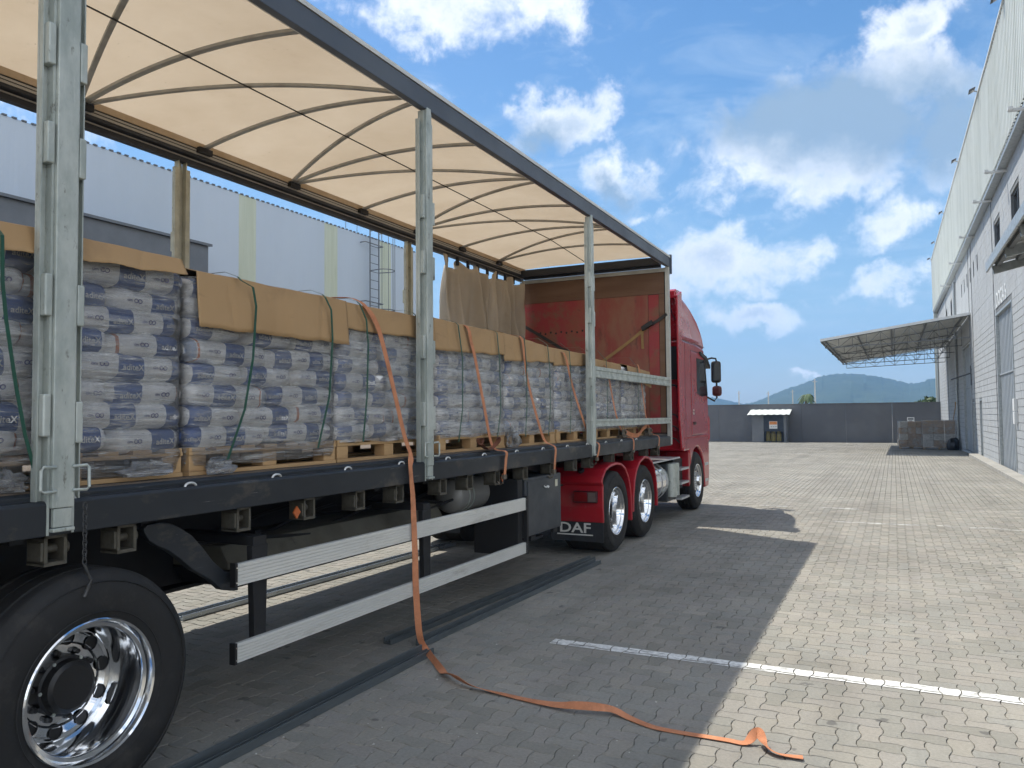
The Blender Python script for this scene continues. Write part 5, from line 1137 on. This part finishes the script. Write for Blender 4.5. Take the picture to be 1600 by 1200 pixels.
load('bag load just left of the third post from the left', 7.785, 8.95, 1.52, 7, top=2.40, cardf=(7.66, 8.90, 2.235, 2.30, 2.44, .0, .0), straps=[band([(8.02, 2.42), (8.06, 2.2), (8.06, 1.8), (8.02, 1.5)]), band([(8.62, 2.43), (8.68, 2.2), (8.68, 1.8), (8.62, 1.5)])])
load('second bag load from the front bulkhead, behind the two galvanised side boards', 8.98, 10.05, 1.53, 8, top=2.37, cardf=(8.85, 9.95, 2.27, 2.25, 2.41, .0, .02), straps=[band([(9.25, 2.39), (9.28, 2.2), (9.28, 1.8), (9.25, 1.5)])])
load('foremost bag load, nearest the red bulkhead, with an askew cardboard cap', 10.08, 11.2, 1.53, 9, top=2.36, cardf=(10.2, 11.3, 2.22, 2.10, 2.40, .03, .04), straps=[band([(10.55, 2.38), (10.6, 2.2), (10.6, 1.8), (10.55, 1.5)])])
# loose crumpled film tails on the deck edge
def crumple(label, c, sx, sy, sz, seed):
    m = MB(); nu, nv = 26, 14
    def fn(u, v):
        a = 2*math.pi*u; b = math.pi*(v-.5); q = 1+.75*nz(math.cos(a)*1.8+seed, math.sin(a)*1.8, v*4)+.35*nz(math.cos(a)*5, math.sin(a)*5+seed, v*9)
        return (c[0]+sx*math.cos(a)*math.cos(b)*q, c[1]+sy*math.sin(a)*math.cos(b)*q, max(c[2], c[2]+sz*(.5+.6*math.sin(b)*q)))
    m.grid(fn, frange(0, 1, nu), frange(0, 1, nv)); o = m.build('crumpled_film', M_film, None, smooth=40, loc=c, recalc=False); tag(o, label, 'plastic film', 'loose film tails'); return o
crumple('crumpled grey film tail at the foot of the nearest load', (-3.225, 1.93, DZ+.003), .035, .09, .075, 2)
crumple('torn film bunched on the pallet of the nearest load beside the gap', (-3.222, 2.62, DZ+.022), .025, .15, .055, 5)
crumple('bag-like bunch of film on the deck right of the middle post', (-3.24, 6.63, DZ+.003), .05, .10, .15, 8)
crumple('small film bunch hanging at the left foot of the load with the deep cardboard flap', (-3.225, 3.06, DZ+.003), .03, .09, .07, 11)

# ------------------------------------------------------------------ orange ratchet straps
def ribbon(path, wid, w=.044, th=.0025):
    """path points, wid = unit width directions"""
    m = MB(); V = []; F = []; P = [Vector(p) for p in path]
    for i, p in enumerate(P):
        t = (P[min(i+1, len(P)-1)]-P[max(i-1, 0)]).normalized(); a = Vector(wid[i]); a = (a-t*a.dot(t)).normalized(); nn = a.cross(t).normalized()
        V += [p-a*w/2, p+a*w/2, p+a*w/2+nn*th, p-a*w/2+nn*th]
    for i in range(len(P)-1):
        for k in range(4): F.append((4*i+k, 4*i+(k+1) % 4, 4*i+4+(k+1) % 4, 4*i+4+k))
    F += [(3, 2, 1, 0), tuple(range(4*len(P)-4, 4*len(P)))]; return m.add(V, F)
def dense(pts, k=6):
    """Catmull-Rom through the points"""
    P = [Vector(p) for p in pts]; out = []
    for i in range(len(P)-1):
        a, b, c, d = P[max(i-1, 0)], P[i], P[i+1], P[min(i+2, len(P)-1)]
        for j in range(k):
            t = j/k; out.append(.5*((2*b)+(c-a)*t+(2*a-5*b+4*c-d)*t*t+(3*b-a-3*c+d)*t*t*t))
    return out+[P[-1]]
M_ratchet = mat('ratchet_steel', (.18, .15, .11), (.10, .085, .07), rough=.55, metal=.5, scale=20)
def strap(label, yz, x0=-3.215, hooked=True, xr=-3.118):
    (ya, za) = yz[0]; s = thing('ratchet_strap', label, 'strap', (xr, yz[-1][0], 1.2), 'orange straps over the loads')
    pts = [(-4.2, ya-.10, za+.055), (-3.45, ya-.04, za+.05), (-3.29, ya-.012, za+.042)] + [(x0 if z > 1.42 else xr, y, z) for y, z in yz]
    P = dense(pts, 6); m = ribbon(P, [(0, 1, 0)]*len(P)); m.build('webbing', M_orange, s, smooth=60)
    if hooked:
        y, z = yz[-1]; h = MB(); h.box(xr-.02, xr+.006, y-.03, y+.03, z-.035, z+.005); h.tube([(xr-.01, y, z-.03), (xr-.02, y, z-.07), (xr-.05, y, z-.085), (xr-.075, y, z-.06)], .008, 6); h.build('hook', M_ratchet, s)
    return s
strap('orange strap right of the middle post, over the cardboard of the fourth load', [(5.746, 2.444), (5.80, 2.33), (5.867, 2.197), (6.035, 1.759), (6.176, 1.44), (6.245, 1.385), (6.249, 1.313), (6.221, 1.177)])
strap('orange strap over the load below the brown curtain', [(6.812, 2.442), (6.87, 2.25), (6.95, 2.013), (7.202, 1.602), (7.35, 1.44), (7.375, 1.38), (7.371, 1.253), (7.35, 1.15)])
strap('orange strap just left of the third post', [(7.91, 2.36), (8.04, 2.15), (8.183, 1.946), (8.50, 1.583), (8.66, 1.43), (8.699, 1.36), (8.629, 1.208)])
s = strap('orange strap over the second load from the bulkhead', [(9.289, 2.291), (9.403, 2.095), (9.639, 1.69), (9.95, 1.44), (10.028, 1.385), (10.048, 1.237)])
s = strap('foremost orange strap beside the bulkhead', [(10.663, 2.362), (10.888, 1.868), (11.004, 1.639), (11.25, 1.44), (11.291, 1.38), (11.282, 1.241)])
for y, z in ((9.9, 1.47), (11.1, 1.47)):
    r = thing('strap_ratchet', ('left' if y < 10 else 'right')+' steel ratchet lying on the deck edge behind the lower side board', 'ratchet', (-3.2, y, DZ), 'ratchets on the deck edge')
    h = MB(); h.box(-3.26, -3.18, y-.10, y+.10, DZ+.002, DZ+.03); h.box(-3.25, -3.24, y-.10, y+.06, DZ+.032, DZ+.11); h.box(-3.20, -3.19, y-.10, y+.06, DZ+.032, DZ+.11); h.build('frame', M_ratchet, r, bevel=.004)
    h = MB(); h.cyl((-3.27, y+.02, DZ+.07), (-3.17, y+.02, DZ+.07), .02, 10); h.build('spindle', M_ratchet, r)
w = thing('loose_webbing', 'slack orange webbing draped on the deck between the two front ratchets', 'strap', (-3.22, 10.5, DZ)); P = dense([(-3.22, 9.95, DZ+.09), (-3.20, 10.2, DZ+.03), (-3.19, 10.5, DZ+.02), (-3.21, 10.8, DZ+.10), (-3.22, 11.05, DZ+.14)], 5); ribbon(P, [(.1, .0, 1)]*len(P), .06).build('webbing', M_orange, w)
w = thing('webbing_loop', 'curled loop of orange webbing on the deck beside the fourth pallet', 'strap', (-3.2, 6.0, DZ)); P = [Vector((-3.19+.01*math.sin(2*a), 5.98+.16*(a/math.pi-1)+.07*math.cos(a), DZ+.055+.05*math.sin(a))) for a in frange(0, 2.6*math.pi, 30)]; ribbon(P, [(1, 0, 0)]*len(P), .05).build('webbing', mat('old_webbing', (.20, .08, .045), (.13, .055, .035), rough=.9, scale=14), w)
# the long loose strap: over the third load, down past the rail, then along the paving
loose = thing('loose_ratchet_strap', 'long loose orange strap hanging from the third load and trailing over the paving', 'strap', (-3.1, 4.83, 0))
pts = [(-4.2, 4.22, 2.54), (-3.45, 4.29, 2.53), (-3.29, 4.325, 2.505), (-3.218, 4.348, 2.44), (-3.21, 4.451, 2.331), (-3.205, 4.549, 2.114), (-3.20, 4.65, 1.845), (-3.195, 4.755, 1.568), (-3.165, 4.79, 1.43), (-3.118, 4.715, 1.36), (-3.116, 4.725, 1.25), (-3.118, 4.747, 1.11), (-3.118, 4.77, .742), (-3.12, 4.784, .466), (-3.122, 4.824, .161), (-3.13, 4.88, .05), (-3.09, 4.87, .014),
       (-2.95, 4.69, .03), (-2.80, 4.56, .012), (-2.66, 4.44, .022), (-2.532, 4.365, .022), (-2.395, 4.32, .012), (-2.164, 4.303, .010), (-1.979, 4.272, .012), (-1.802, 4.242, .018), (-1.676, 4.225, .03), (-1.57, 4.245, .032), (-1.474, 4.285, .026), (-1.366, 4.262, .010), (-1.221, 4.205, .008), (-1.079, 4.194, .008), (-.942, 4.193, .010), (-.82, 4.195, .010), (-.73, 4.19, .012), (-.685, 4.235, .035), (-.655, 4.215, .045), (-.63, 4.165, .020), (-.564, 4.121, .010), (-.446, 4.136, .012)]
P = dense(pts, 6); W = []
n0 = 16*6
for i, p in enumerate(P):
    if i <= 10*6: W.append((0, 1, 0))
    elif i <= n0:
        t = (i-60)/36; a = .25*math.sin(t*2)+1.1*t; W.append((math.sin(a)*.9, math.cos(a), 0))
    else:
        t = (P[min(i+1, len(P)-1)]-P[max(i-1, 0)]); h = Vector((-t.y, t.x, 0)).normalized(); k = (i-n0)/6
        roll = 0
        for c, wd, mag in ((1.5, 1.2, 1.1), (4.0, 1.3, -1.0), (9.5, 1.6, .95), (18.2, .8, 1.2), (20.2, 1.0, -.6)): roll += mag*math.exp(-((k-c)/wd)**2)
        W.append(tuple(h*math.cos(roll)+Vector((0, 0, 1))*math.sin(roll)))
        P[i] = Vector((p.x, p.y, max(p.z, .006)+abs(math.sin(roll))*.022))
ribbon(P, W, .046).build('webbing', M_orange, loose, smooth=60)
# lashing strap across the bulkhead
bs = thing('bulkhead_strap', 'worn yellow lashing strap with dark ratchet slung across the red bulkhead', 'strap', (-3.5, 12.05, 3.0))
M_yweb = mat('yellow_webbing', (.34, .215, .09), (.26, .16, .07), rough=.9, scale=10)
P = dense([(-4.45, 12.05, 2.45), (-4.166, 12.05, 2.627), (-3.8, 12.05, 2.87), (-3.50, 12.05, 3.09)], 4); ribbon(P, [(0, 0, 1)]*len(P), .05).build('webbing', M_yweb, bs)
P = dense([(-3.42, 12.05, 3.13), (-3.28, 12.05, 3.21), (-3.17, 12.05, 3.285)], 4); ribbon(P, [(0, 0, 1)]*len(P), .05).build('short_webbing', M_strapdark, bs)
P = dense([(-3.565, 12.045, 3.05), (-3.57, 12.04, 2.95), (-3.565, 12.045, 2.75)], 4); ribbon(P, [(1, 0, 0)]*len(P), .045).build('strap_tail', M_yweb, bs)
h = MB(); h.prism([(-3.56, 3.03), (-3.38, 3.13), (-3.41, 3.20), (-3.58, 3.10)], 'y', 12.0, 12.055); h.build('ratchet', M_hubblk, bs, bevel=.006)
bs = thing('bulkhead_strap', 'dark chain-like lashing sagging from the left side of the red bulkhead', 'strap', (-5.3, 12.05, 3.0)); P = dense([(-5.66, 12.05, 3.24), (-5.4, 12.05, 3.09), (-5.2, 12.04, 2.97), (-4.95, 12.04, 2.82), (-4.7, 12.04, 2.70)], 5); ribbon(P, [(0, 0, 1)]*len(P), .05).build('webbing', M_strapdark, bs)

# ------------------------------------------------------------------ steel channels lying on the paving
M_chan = mat('dull_steel_channel', (.13, .15, .16), (.085, .10, .105), rough=.42, metal=.35, scale=8, stretch=(2, .3, 2), c3=(.10, .095, .085), s3=10, t3=(.62, .75))
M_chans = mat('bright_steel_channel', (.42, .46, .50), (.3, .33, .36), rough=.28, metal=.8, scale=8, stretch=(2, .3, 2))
def channel(label, p0, p1, w, h, mt, grp='steel channels on the ground'):
    a = Vector((*p0, 0)); b = Vector((*p1, 0)); t = (b-a).normalized(); n = Vector((t.y, -t.x, 0))
    prof = [(-w/2, .002), (-w/2, h), (-w/2+.014, h), (-w/2+.014, .016), (-w*.08, .016), (-w*.08, h*.6), (w*.02, h*.6), (w*.02, .016), (w/2-.014, .016), (w/2-.014, h*.8), (w/2, h*.8), (w/2, .002)]
    m = MB(); V = [a+n*x+Vector((0, 0, z)) for x, z in prof]+[b+n*x+Vector((0, 0, z)) for x, z in prof]; k = len(prof)
    m.add(V, [(i, (i+1) % k, k+(i+1) % k, k+i) for i in range(k)]+[tuple(range(k-1, -1, -1)), tuple(range(k, 2*k))]); o = m.build('steel_channel', mt, None, bevel=.002, loc=tuple((a+b)/2)); return tag(o, label, 'steel rail', grp)
channel('steel channel on the paving running out of the bottom edge', (-3.055, .3), (-3.055, 4.83), .115, .062, M_chan)
channel('steel channel farther under the side guard, its open end by the hanging strap', (-3.45, 4.90), (-3.24, 8.75), .075, .05, M_chan)
channel('steel channel that starts where the strap meets the paving, nearer the camera', (-3.20, 4.96), (-3.10, 8.55), .08, .055, M_chan)
channel('bright steel channel on sunlit paving at the far side beneath the trailer', (-5.46, 4.75), (-5.28, 9.0), .085, .055, M_chans)

# wrapped crates by the warehouse
M_crate = mat('crate_cardboard', (.56, .40, .27), (.47, .33, .22), rough=.85, scale=3, c3=(.6, .57, .54), s3=2, t3=(.52, .62)); M_sack = mat('pale_sacks', (.80, .78, .74), (.68, .66, .62), rough=.8, scale=4)
def crate(label, x, y, w, d, h, rot, seed):
    z = zg(y); c = thing('wrapped_crate', label, 'crate', (x, y, z), 'wrapped crates by the warehouse'); c.rotation_euler.z = rot
    m = MB()
    for xx in (-w/2, -.05, w/2-.1): m.box(x+xx, x+xx+.1, y-d/2, y+d/2, z+.002, z+.10)
    m.box(x-w/2, x+w/2, y-d/2, y+d/2, z+.101, z+.125); m.build('pallet', M_wood, c)
    rnd = random.Random(seed); nx, nzv = 3, 4
    for j in range(nzv):
        for i in range(nx):
            a = x-w/2+w*i/nx; zz = z+.127+(h-.127)*j/nzv; p = rnd.uniform(-.03, .02)
            m = MB(); m.box(a+.006, a+w/nx-.006, y-d/2+p, y+d/2+p, zz+.004, zz+(h-.127)/nzv-.002); m.build('carton', M_crate if rnd.random() < .72 else M_sack, c, bevel=.02)
    m = MB(); r = .04
    def fn(u, v):
        a = 2*math.pi*u; ca, sa = math.cos(a), math.sin(a); q = 1/max(abs(ca), abs(sa)); e = .05+.03*nz(u*12, v*4, seed)
        return (x+(w/2+e)*max(-1, min(1, ca*q)), y+(d/2+e)*max(-1, min(1, sa*q)), z+.03+v*(h+.0))
    m.grid(fn, frange(0, 1, 49), frange(0, 1, 12)); m.build('stretch_film', M_film, c, smooth=60, recalc=False)
crate('left of the two film-wrapped crates standing by the warehouse', .78, 46.3, 1.15, 1.1, 1.42, .06, 3)
crate('right film-wrapped crate, nearest the warehouse wall, brown cardboard top', 2.02, 45.2, 1.45, 1.1, 1.46, -.05, 6)
br = thing('broom_handle', 'thin brown pole leaning on the wall above the right crate', 'pole', (2.75, 45.6, zg(45))); m = MB(); m.tube([(2.45, 45.9, zg(45)), (2.84, 45.75, 2.1)], .02, 6); m.build('shaft', M_wood, br); m = MB(); m.box(2.80, 2.87, 45.65, 45.85, 2.08, 2.22); m.build('head', M_wood, br)
bagk = MB()
def bl(u, v):
    a = 2*math.pi*u; b = math.pi*(v-.5); q = 1+.3*nz(math.cos(a)*2, math.sin(a)*2, v*3); return (2.55+.28*math.cos(a)*math.cos(b)*q, 43.6+.4*math.sin(a)*math.cos(b)*q, max(zg(43.6), zg(43.6)+.24+.32*math.sin(b)*q))
bagk.grid(bl, frange(0, 1, 22), frange(0, 1, 12)); o = bagk.build('rubbish_sack', M_blkplast, None, smooth=60, loc=(2.55, 43.6, zg(43.6))); tag(o, 'black rubbish sack slumped at the foot of the warehouse wall', 'sack')

# poles, palm and bushes beyond the boundary wall
M_pole = mat('pale_pole', (.55, .55, .52), rough=.6)
def at_px(px, D):
    d = direction(px, 640); s = D/math.hypot(d[0], d[1]); return d[0]*s, d[1]*s
for k, (px, top, D, lab) in enumerate(((1274, 592, 130, 'tallest white pole beyond the wall, right of the palm'), (1201, 612, 150, 'slim pole beyond the wall above the shelter'), (1155, 611, 160, 'pale mast beyond the wall, nearest the truck mirrors'), (1239, 609, 170, 'faint pole beyond the wall, left of the palm'))):
    x, y = at_px(px, D); z = CH+D*direction(px, top)[2]/math.hypot(*direction(px, top)[:2]); p = thing('pole', lab, 'pole', (x, y, 0), 'poles beyond the wall')
    m = MB(); m.tube([(x, y, -.5), (x, y, z)], [.16, .10], 8); m.build('shaft', M_pole, p); m = MB(); m.box(x-.35, x+.35, y-.05, y+.05, z-.45, z-.38); m.build('crossarm', M_pole, p)
M_leaf = mat('leaf_green', (.05, .085, .025), (.075, .115, .035), rough=.7, scale=.6, c3=(.035, .06, .018), s3=1.2); M_bark = mat('bark', (.16, .12, .08), rough=.9)
def leaves(m, c, r, n, size, rnd, flat=1.0):
    for _ in range(n):
        d = Vector((rnd.gauss(0, 1), rnd.gauss(0, 1), rnd.gauss(0, 1))).normalized(); q = r*(.45+.55*rnd.random()**.5); p = Vector(c)+Vector((d.x*q, d.y*q, d.z*q*flat))
        a = Vector((rnd.gauss(0, 1), rnd.gauss(0, 1), rnd.gauss(0, 1))).normalized(); b = a.cross(d+Vector((.01, .02, .03))).normalized(); s = size*rnd.uniform(.6, 1.3)
        m.add([p-a*s, p+b*s*.45, p+a*s, p-b*s*.45], [(0, 1, 2, 3)])
def tree(name, label, px, D, h, crown, clumps, palm=False, seed=1):
    x, y = at_px(px, D); rnd = random.Random(seed); t = thing(name, label, 'tree', (x, y, 0), 'trees beyond the wall')
    m = MB(); 
    if palm:
        m.tube([(x+.25*math.sin(k), y, h*k/6) for k in range(7)], [.20-.015*k for k in range(7)], 8); m.build('trunk', M_bark, t); m = MB()
        for k in range(22):
            a = 2*math.pi*k/22+rnd.uniform(-.1, .1); el = rnd.uniform(-.2, 1.1); L_ = crown*rnd.uniform(.8, 1.15); pts = []
            for q in frange(0, 1, 9): pts.append((x+math.cos(a)*L_*q*math.cos(el), y+math.sin(a)*L_*q*math.cos(el), h+L_*q*math.sin(el)-1.1*crown*q*q))
            for i in range(8):
                p0, p1 = Vector(pts[i]), Vector(pts[i+1]); sd_ = Vector((-math.sin(a), math.cos(a), -.5))*crown*.24*(1-.6*i/8)
                for s_ in (1, -1): q = Vector((sd_.x*s_, sd_.y*s_, sd_.z)); m.add([p0, p1, p1+q, p0+q*.9], [(0, 1, 2, 3)])
        m.build('crown', M_leaf, t)
    else:
        m.tube([(x, y, -.3), (x+.1, y, h*.35), (x+.2, y, h*.6)], [.22, .16, .10], 8)
        for k in range(5): a = k*1.26; m.tube([(x+.1, y, h*.35), (x+math.cos(a)*crown*.5, y+math.sin(a)*crown*.5, h*.75)], [.1, .03], 5)
        m.build('trunk', M_bark, t); m = MB()
        for k in range(clumps): a = rnd.uniform(0, 6.28); rr_ = crown*rnd.uniform(.1, .85); leaves(m, (x+math.cos(a)*rr_, y+math.sin(a)*rr_, h*rnd.uniform(.55, 1.0)), crown*.45, 90, .28, rnd, .7)
        m.build('crown', M_leaf, t)
tree('palm_tree', 'small dark palm-like tree beyond the wall, against the hill', 1262, 110, 4.1, 1.35, 0, True, 4)
tree('shrub_tree', 'low bright green treetop just over the wall near the tall pole', 1283, 90, 2.45, 1.6, 8, False, 5)
tree('shrub_tree', 'green treetop over the wall against the warehouse corner', 1457, 80, 2.75, 1.3, 10, False, 6)
tree('shrub_tree', 'farther green treetop over the wall, left of the warehouse corner', 1441, 100, 2.7, 1.0, 6, False, 7)

# small litter on the paving
M_leafdry = mat('dry_leaf', (.16, .09, .05), rough=.8); M_chip = mat('pale_grit', (.55, .54, .50), rough=.9)
rnd = random.Random(5); m = MB()
for _ in range(420):
    x = rnd.uniform(-3, 2.6); y = rnd.uniform(2.5, 15); s = rnd.uniform(.002, .006); m.add([(x-s, y-s, .002), (x+s, y-.6*s, .002), (x+.7*s, y+s, .002), (x-.8*s, y+.7*s, .002), (x, y, .002+s*1.2)], [(0, 1, 4), (1, 2, 4), (2, 3, 4), (3, 0, 4)])
g = m.build('grit', M_chip, None); tag(g, 'pale grit and flecks scattered over the paving', 'grit', kind='stuff')

# ------------------------------------------------------------------ air: distance fades to blue
def haze():
    m = bpy.data.materials.new('haze_air'); m.use_nodes = True; nt = m.node_tree; nt.nodes.clear(); out = nt.nodes.new('ShaderNodeOutputMaterial'); v = nt.nodes.new('ShaderNodeVolumePrincipled')
    v.inputs['Color'].default_value = (.24, .52, 1.0, 1); v.inputs['Density'].default_value = .00042; v.inputs['Anisotropy'].default_value = .0; nt.links.new(v.outputs[0], out.inputs['Volume'])
    b = MB(); b.box(-2600, 2600, -420, 2600, -3.5, 240); o = b.build('haze', m, None); tag(o, kind='stuff'); return o
HAZE = True
if HAZE: haze()
